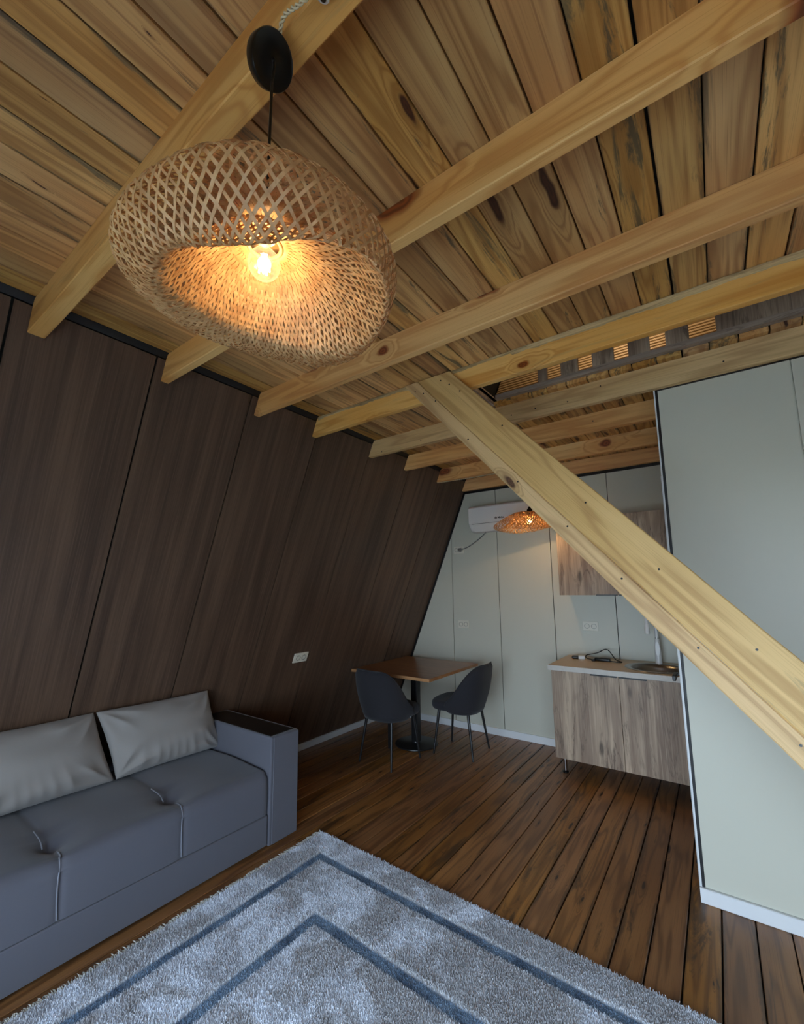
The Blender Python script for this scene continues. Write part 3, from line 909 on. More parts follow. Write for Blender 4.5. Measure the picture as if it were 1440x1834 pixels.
Ri = Matrix.Rotation(radians(18), 3, 'Y') @ Matrix.Rotation(radians(12), 3, 'X')
MB().lathe([(0.0085, -0.030), (0.011, -0.029), (0.0115, -0.022), (0.0085, -0.018), (0.0085, -0.012), (0.0115, -0.008), (0.011, 0.0), (0.006, 0.001)], (0, 0, -0.001), 24, mat=Ri).build('body', M['plastic_white'], ins, True, auto=50)
MB().lathe([(0.0052, -0.0312), (0.0052, -0.026)], (0, 0, -0.001), 16, mat=Ri).build('screw', M['steel'], ins)

# small far lamp above the table
L2 = Vector((-1.293, 3.733, ZB))
lamp2 = empty('pendant_lamp', L2, 0, 'small hat-shaped woven bamboo lamp hanging in front of the air conditioner', 'lamp', 'woven bamboo pendant lamps')
prof2 = [(0.025, 0.075), (0.10, 0.070), (0.17, 0.035), (0.235, -0.010), (0.275, -0.050), (0.262, -0.075), (0.225, -0.078), (0.19, -0.05), (0.15, -0.01), (0.10, 0.035), (0.025, 0.055)]
rd = right_dir
def small_profile(ph):
    e = 1 + 0.10 * cos(2 * (ph - rd))
    out = []
    for r, z in prof2:
        k = r / 0.275
        out.append((r * (1 + (e - 1) * k), z + 0.022 * k * k * cos(ph - rd - 0.6) + 0.022 * k * k * cos(2 * (ph - rd))))
    return out
f2 = shade_fn(small_profile, lambda ph: 1.0, (-0.025, 0.01, 2.085 - ZB))
weave(f2, 44, 0.0062, 2.0, 50, 0.0009, 'woven_shade', lamp2, seed=4, mat='bamboo_thin')
ring_tube(f2, 0.002, 0.004, 'hub_ring', lamp2)
bulb_parts(lamp2, 2.075 - ZB, 0.027, (0, 0), BULB2_W)
MB().lathe([(0.018, 0.05), (0.024, 0.06), (0.024, 0.10), (0.013, 0.115), (0.006, 0.13), (0.004, 0.16)], (0, 0, 2.078 - ZB), 20).build('socket', M['plastic_black'], lamp2, True, auto=40)
MB().tube([(0, 0, -0.02), (0, 0, 2.22 - ZB)], 0.0028, 8).build('cord', M['plastic_black'], lamp2)
MB().lathe([(0.05, -0.025), (0.052, -0.022), (0.05, 0.0)], n=32).build('canopy', M['plastic_black'], lamp2, True, auto=40)
tc2 = empty('twisted_cord', (-2.2, 3.733, ZB), 0, 'thin twisted cord sagging beneath a beam from the dark wall toward the small lamp', 'cord')
for q in twisted([(-0.03, -0.02, -0.004), (0.0, -0.026, -0.012), (0.25, -0.02, -0.016), (0.55, -0.01, -0.014), (0.86, 0.0, -0.008)], turns=26):
    MB().tube(q, 0.0024, 5).build('strand', M['rope'], tc2, True)

# ---------------------------------------------------------------- air conditioner
ac = empty('air_conditioner', (-1.70, YB, 2.08), 0, 'white split air conditioner high on the back wall', 'air conditioner')
# profile: x is depth from the wall (toward the camera), z is up
def acp(s):
    return [(0.0, 0.005), (0.10, 0.0), (0.145, 0.018), (0.190, 0.062), (0.203, 0.10), (0.203, 0.245), (0.192, 0.268), (0.0, 0.27)]
bx = MB().prism(acp(1), lambda u, v, t: (t, -u, v), -0.395, 0.395)
bevel(bx.build('body', M['plastic_white'], ac), 0.010, 3, 25)
MB().prism([(0.200, 0.085), (0.2065, 0.085), (0.2065, 0.25), (0.200, 0.255)], lambda u, v, t: (t, -u, v), -0.388, 0.388).build('front_panel', M['plastic_white'], ac)
MB().prism([(0.128, 0.010), (0.132, 0.004), (0.197, 0.064), (0.203, 0.078), (0.196, 0.078), (0.190, 0.066)], lambda u, v, t: (t, -u, v), -0.352, 0.352).build('flap', M['plastic_white'], ac)
MB().box(-0.356, 0.356, -0.2036, -0.20, 0.0785, 0.0825).build('seam', M['plastic_grey'], ac)
fc = bpy.data.curves.new('logo_lettering', 'FONT'); fc.body = 'Midea'; fc.size = 0.030; fc.extrude = 0.0008; fc.offset = 0.0005; fc.align_x = 'LEFT'
ft = bpy.data.objects.new('lettering', fc); COL.objects.link(ft)
dg = bpy.context.evaluated_depsgraph_get()
me = bpy.data.meshes.new_from_object(ft.evaluated_get(dg)); bpy.data.objects.remove(ft)
me.materials.clear(); me.materials.append(M['metal_black'])
lt = bpy.data.objects.new('lettering', me); COL.objects.link(lt); lt.parent = ac
lt.location = (-0.058, -0.2075, 0.115); lt.rotation_euler = (radians(90), 0, 0)
MB().lathe([(0.006, 0.0), (0.006, 0.0012)], (0, 0, 0), 20, mat=Matrix.Rotation(pi / 2, 3, 'X')).lathe([(0.009, 0.0), (0.013, 0.0), (0.013, 0.0012), (0.009, 0.0012)], (0, 0, 0), 24, mat=Matrix.Rotation(pi / 2, 3, 'X'), close=True).build('emblem', M['metal_black'], ac).location = (-0.078, -0.2065, 0.124)
pc = empty('power_cord', (-2.30, YB, 1.92), 0, 'grey power cord of the air conditioner plugged into the wall socket', 'cord')
MB().tube(catmull([(0.0, -0.045, -0.005), (0.05, -0.05, -0.002), (0.13, -0.04, 0.03), (0.24, -0.03, 0.10), (0.34, -0.06, 0.165)], 10), 0.0055, 8).build('cable', M['plastic_grey'], pc, True)
MB().lathe([(0.020, 0.0), (0.020, 0.022), (0.012, 0.042), (0.006, 0.05)], (-0.008, -0.008, -0.005), 20, mat=Matrix.Rotation(pi / 2, 3, 'X')).build('plug', M['plastic_grey'], pc, True, auto=40)

# ---------------------------------------------------------------- wall sockets
def socket(loc, rotm, label, wdt=0.145, hgt=0.085):
    s = empty('wall_socket', (0, 0, 0), 0, label, 'socket', 'double wall sockets')
    mm = rotm.to_4x4(); mm.translation = Vector(loc); s.matrix_world = mm
    # local: x right, y up, z out of the wall
    bevel(MB().box(-wdt / 2, wdt / 2, -hgt / 2, hgt / 2, 0, 0.009).build('plate', M['plastic_cream'], s), 0.003)
    for sx in (-0.030, 0.030):
        w_ = MB().lathe([(0.0235, 0.008), (0.0235, 0.0125), (0.0195, 0.0125), (0.0185, 0.0065), (0.001, 0.0060)], (sx, 0, 0), 28)
        wo = w_.build('well', M['plastic_shade'], s, True, auto=40)
        for hy in (-0.0085, 0.0085):
            MB().lathe([(0.003, 0.0063), (0.003, 0.0072)], (sx + hy, 0, 0), 10).build('pin_hole', M['plastic_black'], wo)
        for c0 in (0.0165, -0.0205):
            MB().box(sx - 0.002, sx + 0.002, c0, c0 + 0.004, 0.0065, 0.0128).build('contact', M['plastic_grey'], wo)
    return s
Rb = Matrix(((1, 0, 0), (0, 0, -1), (0, 1, 0)))            # back wall: out is -y
socket((-2.325, YB, 1.915), Rb, 'cream double socket high on the back wall with the grey plug in it', 0.13, 0.085)
socket((-2.293, YB, 1.094), Rb, 'cream double socket on the back wall above the dining table', 0.13, 0.085)
socket((-0.977, YB, 1.128), Rb, 'cream double socket above the kitchen counter', 0.135, 0.085)
up_l = Vector((SL, 0, 1)).normalized(); out_l = Vector((1, 0, -SL)).normalized()
xx_ = up_l.cross(out_l)
Rl = Matrix((xx_, up_l, out_l)).transposed()
zs_ = 0.925
socket((xl(zs_), 2.535, zs_), Rl, 'cream double socket on the dark slanted wall beyond the sofa', 0.15, 0.085)

# ---------------------------------------------------------------- kitchen base unit, counter, sink
KX0, KX1, KY0 = -1.178, -0.205, 3.722
kb = empty('base_cabinet', (KX0, KY0, 0), 0, 'rustic oak laminate kitchen base cabinet with two doors on short legs', 'cabinet')
W_ = KX1 - KX0
body = MB().box(0, 0.016, 0.018, 0.56, 0.125, 0.815).box(W_ - 0.016, W_, 0.018, 0.56, 0.125, 0.815).box(0.016, W_ - 0.016, 0.02, 0.56, 0.125, 0.141).box(0.016, W_ - 0.016, 0.548, 0.56, 0.141, 0.815)
body.box(0.016, W_ - 0.016, 0.02, 0.10, 0.795, 0.811)
body.build('body', M['oak'], kb)
seam = -0.668 - KX0
for i, (a, b) in enumerate([(0.0, seam - 0.0015), (seam + 0.0015, W_)]):
    d = MB().cbox(a, b, 0, 0.016, 0.125, 0.806, 'z', 0.001).build('door', M['oak'], kb)
    ha, hb = (b - 0.20, b - 0.01) if i == 0 else (a + 0.0, a + 0.19)
    MB().box(ha, hb, -0.010, 0.004, 0.8065, 0.8085).box(ha, hb, -0.010, -0.0085, 0.797, 0.8085).build('handle', M['plastic_black'], d)
for lx_ in (0.055, W_ - 0.055):
    for ly_ in (0.06, 0.50):
        lg = MB().lathe([(0.013, 0.018), (0.013, 0.125)], (lx_, ly_, 0), 20).build('leg', M['steel'], kb, True, auto=40)
        MB().lathe([(0.021, 0.0), (0.023, 0.004), (0.023, 0.014), (0.014, 0.019)], (lx_, ly_, 0), 20).build('foot', M['plastic_black'], lg, True, auto=40)
SKX, SKY, SKR = -0.425, 3.985, 0.225
ct = empty('countertop', (KX0, KY0, 0.815), 0, 'beige kitchen countertop with pale chipped front edge', 'countertop')
# counter slab with a round hole
def slab_hole(x0, x1, y0, y1, z0, z1, cx, cy, r, n=48):
    mb = MB()
    ang = [2 * pi * k / n for k in range(n)]
    inner = [(cx + r * cos(a), cy + r * sin(a)) for a in ang]
    outer = []
    for a in ang:
        dx, dy = cos(a), sin(a)
        t = 1e9
        if dx > 1e-9: t = min(t, (x1 - cx) / dx)
        if dx < -1e-9: t = min(t, (x0 - cx) / dx)
        if dy > 1e-9: t = min(t, (y1 - cy) / dy)
        if dy < -1e-9: t = min(t, (y0 - cy) / dy)
        outer.append((cx + dx * t, cy + dy * t))
    for (px_, py_) in [(x0, y0), (x1, y0), (x1, y1), (x0, y1)]:
        k = min(range(n), key=lambda q: (outer[q][0] - px_) ** 2 + (outer[q][1] - py_) ** 2)
        outer[k] = (px_, py_)
    vs = [(p[0], p[1], z1) for p in outer] + [(p[0], p[1], z1) for p in inner] + [(p[0], p[1], z0) for p in outer] + [(p[0], p[1], z0) for p in inner]
    fs = []
    for k in range(n):
        l = (k + 1) % n
        fs += [(k, l, n + l, n + k), (2 * n + k, 3 * n + k, 3 * n + l, 2 * n + l), (k, 2 * n + k, 2 * n + l, l), (n + k, n + l, 3 * n + l, 3 * n + k)]
    mb.add(vs, fs)
    return mb
slab_hole(-0.014, W_ + 0.012, -0.035, YB - KY0 - 0.002, 0.0, 0.038, SKX - KX0, SKY - KY0, SKR - 0.012).build('slab', M['counter'], ct)
MB().box(-0.016, W_ + 0.012, -0.0375, -0.0352, -0.001, 0.0385).build('edge_band', M['counter_edge'], ct)
sk = empty('round_sink', (SKX, SKY, 0.853), 0, 'round stainless steel sink set in the beige countertop', 'sink')
MB().lathe([(SKR + 0.012, 0.0005), (SKR + 0.010, 0.004), (SKR - 0.016, 0.0055), (SKR - 0.03, 0.002), (SKR - 0.045, -0.03), (SKR - 0.055, -0.12), (SKR - 0.085, -0.15), (0.045, -0.158), (0.04, -0.165), (0.001, -0.165)], n=56, cap=False).build('bowl', M['steel'], sk, True, fix=False)
MB().lathe([(0.036, -0.163), (0.034, -0.160), (0.012, -0.161), (0.002, -0.158)], n=24).build('drain', M['steel'], sk, True, fix=False)
st = empty('sink_strainer', (SKX + 0.005, SKY - 0.10, 0.853), 0, 'blue round plastic strainer lying inside the steel sink', 'strainer')
MB().lathe([(0.020, -0.132), (0.05, -0.125), (0.062, -0.06), (0.068, -0.035), (0.062, -0.032), (0.056, -0.06), (0.044, -0.118), (0.002, -0.122)], n=28, c=(0, 0.0, 0), cap=False).build('basket', M['blue'], st, True, fix=False)
fb_ = MB()
for k in range(10):
    a = pi * k / 10
    fb_.tube([(0.062 * cos(a), 0.062 * sin(a), -0.036), (-0.062 * cos(a), -0.062 * sin(a), -0.036)], 0.002, 5)
fb_.build('grate', M['blue'], st)
# tap
fx, fy = -0.440, 4.205
tp = empty('kitchen_tap', (fx, fy, 0.853), 0, 'tall white swan-neck kitchen tap with chrome ring beside the sink', 'tap')
MB().lathe([(0.027, 0.0), (0.027, 0.006), (0.025, 0.02), (0.0235, 0.12), (0.017, 0.20), (0.015, 0.205)], n=28).build('base', M['plastic_white'], tp, True, auto=50)
neck = [(0, 0, 0.20), (-0.002, 0, 0.30), (-0.004, 0, 0.38), (-0.012, -0.012, 0.43), (-0.03, -0.05, 0.455), (-0.045, -0.10, 0.43), (-0.05, -0.125, 0.37), (-0.05, -0.13, 0.33)]
MB().tube(catmull(neck, 8), 0.0135, 14).build('neck', M['plastic_white'], tp, True, auto=60)
MB().lathe([(0.0155, 0.0), (0.0155, 0.006)], (0, 0, 0.206), 24).build('ring', M['steel'], tp, True, auto=40)
MB().lathe([(0.017, 0.0), (0.019, 0.004), (0.017, 0.075), (0.0135, 0.085)], (-0.05, -0.13, 0.252), 24).build('spray_head', M['plastic_white'], tp, True, auto=50)
hm = [(-0.017 * (0.75 + 0.25 * 1), 0)]
pad = []
for k in range(20):
    a = 2 * pi * k / 20
    pad.append((0.0165 * cos(a) * (1 - 0.12 * sin(a)), 0.058 * sin(a) ** 1 * (1 if True else 1)))
MB().prism(pad, lambda u, v, t: (u + 0.002, t, v + 0.125), -0.034, -0.026).build('lever', M['plastic_white'], tp, True, auto=40)

# things on the counter
bxo = empty('charger_brick', (-1.06, 4.15, 0.853), radians(12), 'small black and white box lying at the left end of the counter', 'box')
bevel(MB().box(-0.055, 0.0, -0.04, 0.04, 0.0, 0.022).build('black_casing', M['plastic_black'], bxo), 0.006)
bevel(MB().box(0.0, 0.052, -0.04, 0.04, 0.0, 0.026).build('white_casing', M['plastic_white'], bxo), 0.003)
cb = empty('black_cable', (-0.86, 4.12, 0.853), 0, 'black cable with adapter lying in a loop on the counter', 'cable')
MB().tube(catmull([(-0.04, -0.02, 0.012), (-0.12, 0.0, 0.01), (-0.13, 0.03, 0.035), (-0.05, 0.06, 0.055), (0.01, 0.09, 0.085), (0.05, 0.07, 0.075), (0.11, 0.0, 0.02), (0.16, -0.02, 0.006), (0.10, -0.035, 0.006), (0.02, -0.03, 0.01)], 10), 0.0042, 7).build('cord', M['plastic_black'], cb, True)
bevel(MB().cbox(-0.05, 0.07, -0.045, -0.005, 0, 0.028, 'x', 0.005).build('adapter', M['plastic_black'], cb), 0.004)
bevel(MB().box(-0.075, -0.045, -0.06, -0.03, 0, 0.018).build('plug', M['plastic_black'], cb), 0.004)

# ---------------------------------------------------------------- wall cabinet
ux0, ux1, uy0, uz0, uz1 = -1.146, -0.19, 3.985, 1.418, 2.10
uc = empty('wall_cabinet', (ux0, uy0, uz0), 0, 'rustic oak laminate wall cabinet above the counter, half hidden by the brace', 'cabinet')
Wu, Hu, Du = ux1 - ux0, uz1 - uz0, YB - uy0
MB().box(0, 0.016, 0.018, Du, 0, Hu).box(Wu - 0.016, Wu, 0.018, Du, 0, Hu).box(0.016, Wu - 0.016, 0.018, Du, 0, 0.016).box(0.016, Wu - 0.016, 0.018, Du, Hu - 0.016, Hu).box(0.016, Wu - 0.016, Du - 0.01, Du, 0.016, Hu - 0.016).build('body', M['oak'], uc)
for i, (a, b) in enumerate([(0, Wu / 2 - 0.0015), (Wu / 2 + 0.0015, Wu)]):
    d = MB().cbox(a, b, 0, 0.016, 0.0, Hu, 'z', 0.001).build('door', M['oak'], uc)
    ha, hb = (b - 0.17, b - 0.004) if i == 0 else (a + 0.004, a + 0.17)
    MB().box(ha, hb, -0.008, 0.004, -0.003, -0.0005).box(ha, hb, -0.008, -0.0065, -0.003, 0.006).build('handle', M['plastic_black'], d)

# ---------------------------------------------------------------- dining table
TX, TY, TZ = -2.492, 3.64, 0.73
tb = empty('dining_table', (TX, TY, 0), 0, 'square walnut-topped table on a single black column and round foot', 'table')
bevel(MB().box(-0.43, 0.455, -0.46, 0.46, TZ - 0.026, TZ).build('tabletop', [M['table_top']], tb), 0.0015)
eb = MB()
for (a, b, c_, d_) in [(-0.4315, 0.4565, -0.4615, -0.4601), (-0.4315, 0.4565, 0.4601, 0.4615), (-0.4315, -0.4301, -0.46, 0.46), (0.4551, 0.4565, -0.46, 0.46)]:
    eb.box(a, b, c_, d_, TZ - 0.026, TZ - 0.0005)
eb.build('edge_band', M['table_edge'], tb)
MB().cbox(-0.036, 0.036, -0.036, 0.036, 0.012, TZ - 0.032, 'z', 0.008).build('column', M['metal_black'], tb)
MB().box(-0.20, 0.20, -0.03, 0.03, TZ - 0.033, TZ - 0.0265).box(-0.03, 0.03, -0.20, 0.20, TZ - 0.033, TZ - 0.0265).build('top_bracket', M['metal_black'], tb)
MB().lathe([(0.205, 0.0), (0.207, 0.004), (0.205, 0.010), (0.195, 0.013), (0.06, 0.016), (0.045, 0.02), (0.042, 0.03)], n=56).build('round_foot', M['metal_black'], tb, True, auto=40)

# ---------------------------------------------------------------- dining chairs
def chair(loc, rz, label):
    """faces +y in its own frame; back at -y"""
    c = empty('dining_chair', loc, rz, label, 'chair', 'charcoal chairs at the dining table')
    # seat cushion
    a, b = 0.225, 0.225
    def outline(s, p=3.2, ya=1.0):
        out = []
        for k in range(48):
            an = 2 * pi * k / 48
            cx, sy = cos(an), sin(an)
            x_ = a * s * abs(cx) ** (2 / p) * (1 if cx > 0 else -1)
            y_ = b * s * abs(sy) ** (2 / p) * (1 if sy > 0 else -1)
            x_ *= 1.0 + 0.06 * (y_ / b) * 0.5
            out.append((x_, y_ + 0.015))
        return out
    rows = []
    for s, z in [(0.05, 0.388), (0.86, 0.388), (0.96, 0.396), (1.0, 0.412), (1.01, 0.432), (0.995, 0.452), (0.95, 0.466), (0.85, 0.474), (0.5, 0.478), (0.05, 0.479)]:
        rows.append([(x_, y_, z) for x_, y_ in outline(s)])
    MB().grid(rows, closed_v=True).add(rows[-1], [tuple(range(48))]).add(rows[0], [tuple(range(48))[::-1]]).build('seat', M['chair'], c, True)
    # wrap-round back shell
    th = 0.028
    A, Bk = 0.250, 0.242
    def plan(ph, off, zf):
        p = 2.9
        cx, sy = sin(ph), -cos(ph)
        lean = 0.05 * zf * max(0.0, cos(ph)) ** 0.7
        x_ = (A + off) * abs(cx) ** (2 / p) * (1 if cx > 0 else -1)
        y_ = (Bk + off) * abs(sy) ** (2 / p) * (1 if sy > 0 else -1)
        flare = 1.0 + 0.03 * zf - 0.05 * (1 - zf) 
        return x_ * flare, y_ * flare - lean
    def ztop(ph):
        u = abs(ph)
        t = min(1.0, max(0.0, (u - 0.30) / (PH - 0.30)))
        return 0.80 - (0.80 - 0.44) * (t ** 2.3)
    PH = 1.70
    n, mz = 44, 12
    outer, inner = [], []
    for i in range(n + 1):
        ph = -PH + 2 * PH * i / n
        zt = ztop(ph)
        e = min(1.0, (PH - abs(ph)) / 0.14)
        zb = 0.372 + 0.012 * (1 - e)
        ro, ri = [], []
        for j in range(mz + 1):
            v = j / mz
            z = zb + (zt - zb) * v
            zf = (z - 0.372) / 0.43
            edge = sqrt(max(0.0, 1 - max(0.0, (v - 0.93) / 0.07) ** 2)) if v > 0.93 else 1.0
            edge = min(edge, sqrt(max(0.02, e)))
            bulge = 0.010 * sin(pi * min(1, max(0, v)))
            bo = -0.034 * (1 - v) ** 2
            ro.append(plan(ph, bulge + bo - th * 0.5 * (1 - edge), zf) + (z,))
            ri.append(plan(ph, bulge + bo - th * (0.5 + 0.5 * edge), zf) + (z,))
        outer.append(ro); inner.append(ri)
    rows = [o_ + i_[::-1] for o_, i_ in zip(outer, inner)]
    mb = MB().grid(rows, closed_v=True)
    L_ = len(rows[0])
    mb.add(rows[0], [tuple(range(L_))]); mb.add(rows[-1], [tuple(range(L_))[::-1]])
    MB.build(mb, 'backrest', M['chair'], c, True)
    # piping on the top rim
    pts = []
    for i in range(n + 1):
        ph = -PH + 2 * PH * i / n
        x_, y_ = plan(ph, -th * 0.5, (ztop(ph) - 0.372) / 0.43)
        pts.append((x_, y_, ztop(ph) + 0.001))
    MB().tube(pts, 0.0045, 6).build('rim_piping', M['chair'], c, True)
    MB().box(-0.15, 0.15, -0.15, 0.16, 0.374, 0.389).build('seat_frame', M['metal_black'], c)
    for sx, sy in ((-1, -1), (1, -1), (-1, 1), (1, 1)):
        top = Vector((sx * 0.145, sy * 0.145 + 0.005, 0.378)); bt = Vector((sx * 0.185, sy * 0.194, 0.0))
        MB().tube([top, bt + Vector((0, 0, 0.001))], [0.0135, 0.0085], 14).build('leg', M['metal_black'], c, True, auto=50)
    return c
chair((-2.462, 3.182, 0), radians(-4), 'charcoal upholstered chair at the near side of the table, its back to the sofa')
chair((-2.040, 3.722, 0), radians(90 + 3), 'charcoal upholstered chair at the right end of the table, against the pale wall')

# ---------------------------------------------------------------- sofa
SF, SY0, SY1 = -2.25, -0.27, 1.735
sf = empty('sofa', (SF, SY1, 0), 0, 'long grey fabric sofa against the dark slanted wall', 'sofa')
# everything below in sofa frame: x backwards negative, y toward camera negative
Ls = SY1 - SY0
# base
bevel(MB().box(-0.78, 0.0, -Ls, -0.003, 0.022, 0.186).build('base', M['sofa'], sf), 0.006, 2)
# seat block with tufted seams
seams = [-0.505, -1.005, -1.505]
prof_s = []       # (x, z) from back of top to bottom of front
for k in range(26):
    prof_s.append((-0.80 + 0.735 * k / 25, 0.432 + 0.010 * sin(pi * k / 25)))
for k in range(1, 9):
    a = (pi / 2) * k / 8
    prof_s.append((-0.065 + 0.062 * sin(a), 0.432 - 0.062 * (1 - cos(a))))
for k in range(1, 12):
    z = 0.370 - (0.370 - 0.190) * k / 11
    prof_s.append((-0.003 + 0.004 * sin(pi * k / 11), z))
rows = []
ny = 170
TUFT = -0.165
for j in range(ny + 1):
    y = -Ls + (Ls - 0.006) * j / ny
    row = []
    for (px_, pz_) in prof_s:
        d = 1e9; sgn = None
        for s in seams:
            if abs(y - s) < d: d = abs(y - s); sgn = s
        dip = 0.0; dx = 0.0
        # shallow seam valley + deep tuft point
        dt = sqrt((px_ - TUFT) ** 2 + d * d) if pz_ > 0.42 else 9
        val = 0.006 * exp(-(d / 0.012) ** 2)
        valw = 0.010 * exp(-(d / 0.07) ** 2)
        if pz_ > 0.425:
            dip = val + valw + 0.028 * exp(-(dt / 0.035) ** 2) + 0.016 * exp(-(dt / 0.10) ** 2)
            # fold running from the tuft
            dip += 0.008 * exp(-((px_ - TUFT + 0.10) / 0.02) ** 2) * exp(-(d / 0.10) ** 2)
        elif pz_ > 0.375:
            dip = val * 0.7 + valw * 0.6; dx = -(val * 0.7)
        else:
            dx = -(val + valw * 0.35)
        e = 0.0
        if y > -0.03: e = 0.014 * ((y + 0.03) / 0.03) ** 2
        wv = 0.0016 * sin(y * 9 + px_ * 13) + 0.001 * sin(y * 23 - px_ * 7)
        row.append((px_ + dx - e * (1 if pz_ < 0.42 else 0), y, pz_ - dip - e * (1 if pz_ > 0.40 else 0) + (wv if pz_ > 0.42 else 0)))
    rows.append(row)
mb = MB().grid(rows)
for rr_ in (rows[0], rows[-1]):
    q = [(-0.80, rr_[0][1], 0.189)] + rr_
    mb.add(q, [tuple(range(len(q)))])
mb.build('seat', M['sofa'], sf, True, auto=60)
def surf(y, k):  # point on the seat surface slightly raised
    px_, pz_ = prof_s[k]
    return (px_, y, pz_)
for s in seams:
    pts = []
    for (px_, pz_) in prof_s:
        if px_ >= TUFT + 0.03 or pz_ < 0.42:
            jz = 0.028 * exp(-((px_ - TUFT) / 0.035) ** 2) + 0.016 * exp(-((px_ - TUFT) / 0.10) ** 2) + 0.016 if pz_ > 0.425 else 0.010
            nx_ = 0.0 if pz_ > 0.425 else (0.002)
            bow = -0.03 * sin(pi * min(1, max(0, (0.43 - pz_) / 0.24))) * 0.3
            pts.append((px_ + (nx_ - 0.009 if pz_ < 0.425 else 0), s + bow + (0.02 * max(0, -(px_) / 0.165) if pz_ > 0.425 else 0), pz_ - (jz if pz_ > 0.425 else 0.002 if pz_ < 0.375 else 0.010) + 0.004))
    if len(pts) > 2:
        MB().tube(pts, 0.0036, 7).build('piping', M['piping'], sf, True)
    back = [(px_, s - 0.02 + 0.03 * (TUFT - px_) , pz_ - 0.010 - 0.028 * exp(-((px_ - TUFT) / 0.035) ** 2) + 0.003) for (px_, pz_) in prof_s if TUFT - 0.17 < px_ < TUFT + 0.01 and pz_ > 0.42]
    if len(back) > 1:
        MB().tube(back, 0.003, 6).build('piping', M['piping'], sf, True)
# backrest, low, hidden by the cushions
bk = MB().prism([(-0.80, 0.19), (-0.93, 0.19), (-0.835, 0.49), (-0.80, 0.49)], lambda u, v, t: (u, t, v), -Ls, -0.004)
bevel(bk.build('backrest', M['sofa'], sf), 0.02, 3)
# armrests
def arm(y0, y1):
    a = empty('armrest', (0, 0, 0)); a.parent = sf
    t = 0.615
    body = MB().box(-0.79, 0.004, y0, y1, 0.012, t - 0.004)
    # top frame around the dark inlay
    fr = 0.024
    body.box(-0.79, 0.004, y0, y0 + fr, t - 0.0045, t).box(-0.79, 0.004, y1 - fr, y1, t - 0.0045, t).box(0.004 - fr, 0.004, y0 + fr, y1 - fr, t - 0.0045, t).box(-0.79, -0.79 + fr, y0 + fr, y1 - fr, t - 0.0045, t)
    o = MB().box(-0.79, 0.004, y0, y1, 0.012, t)
    o = o.build('arm_body', M['sofa'], a)
    bevel(o, 0.010, 3)
    MB().box(-0.79 + fr, 0.004 - fr, y0 + fr * 0.55, y1 - fr, t - 0.001, t + 0.0015).build('arm_inlay', M['dark_gloss'], a)
    bevel(MB().box(0.003, 0.008, y0 + 0.020, y1 - 0.004, 0.016, t - 0.006).build('front_panel', M['sofa'], a), 0.004)
    return a
arm(0.004, 0.214)
arm(-Ls - 0.214, -Ls - 0.002)
for yy in (-0.12, -Ls + 0.1):
    for xx in (-0.06, -0.70):
        MB().lathe([(0.02, 0.0), (0.022, 0.023)], (xx, yy, 0.0), 16).build('foot', M['plastic_black'], sf)

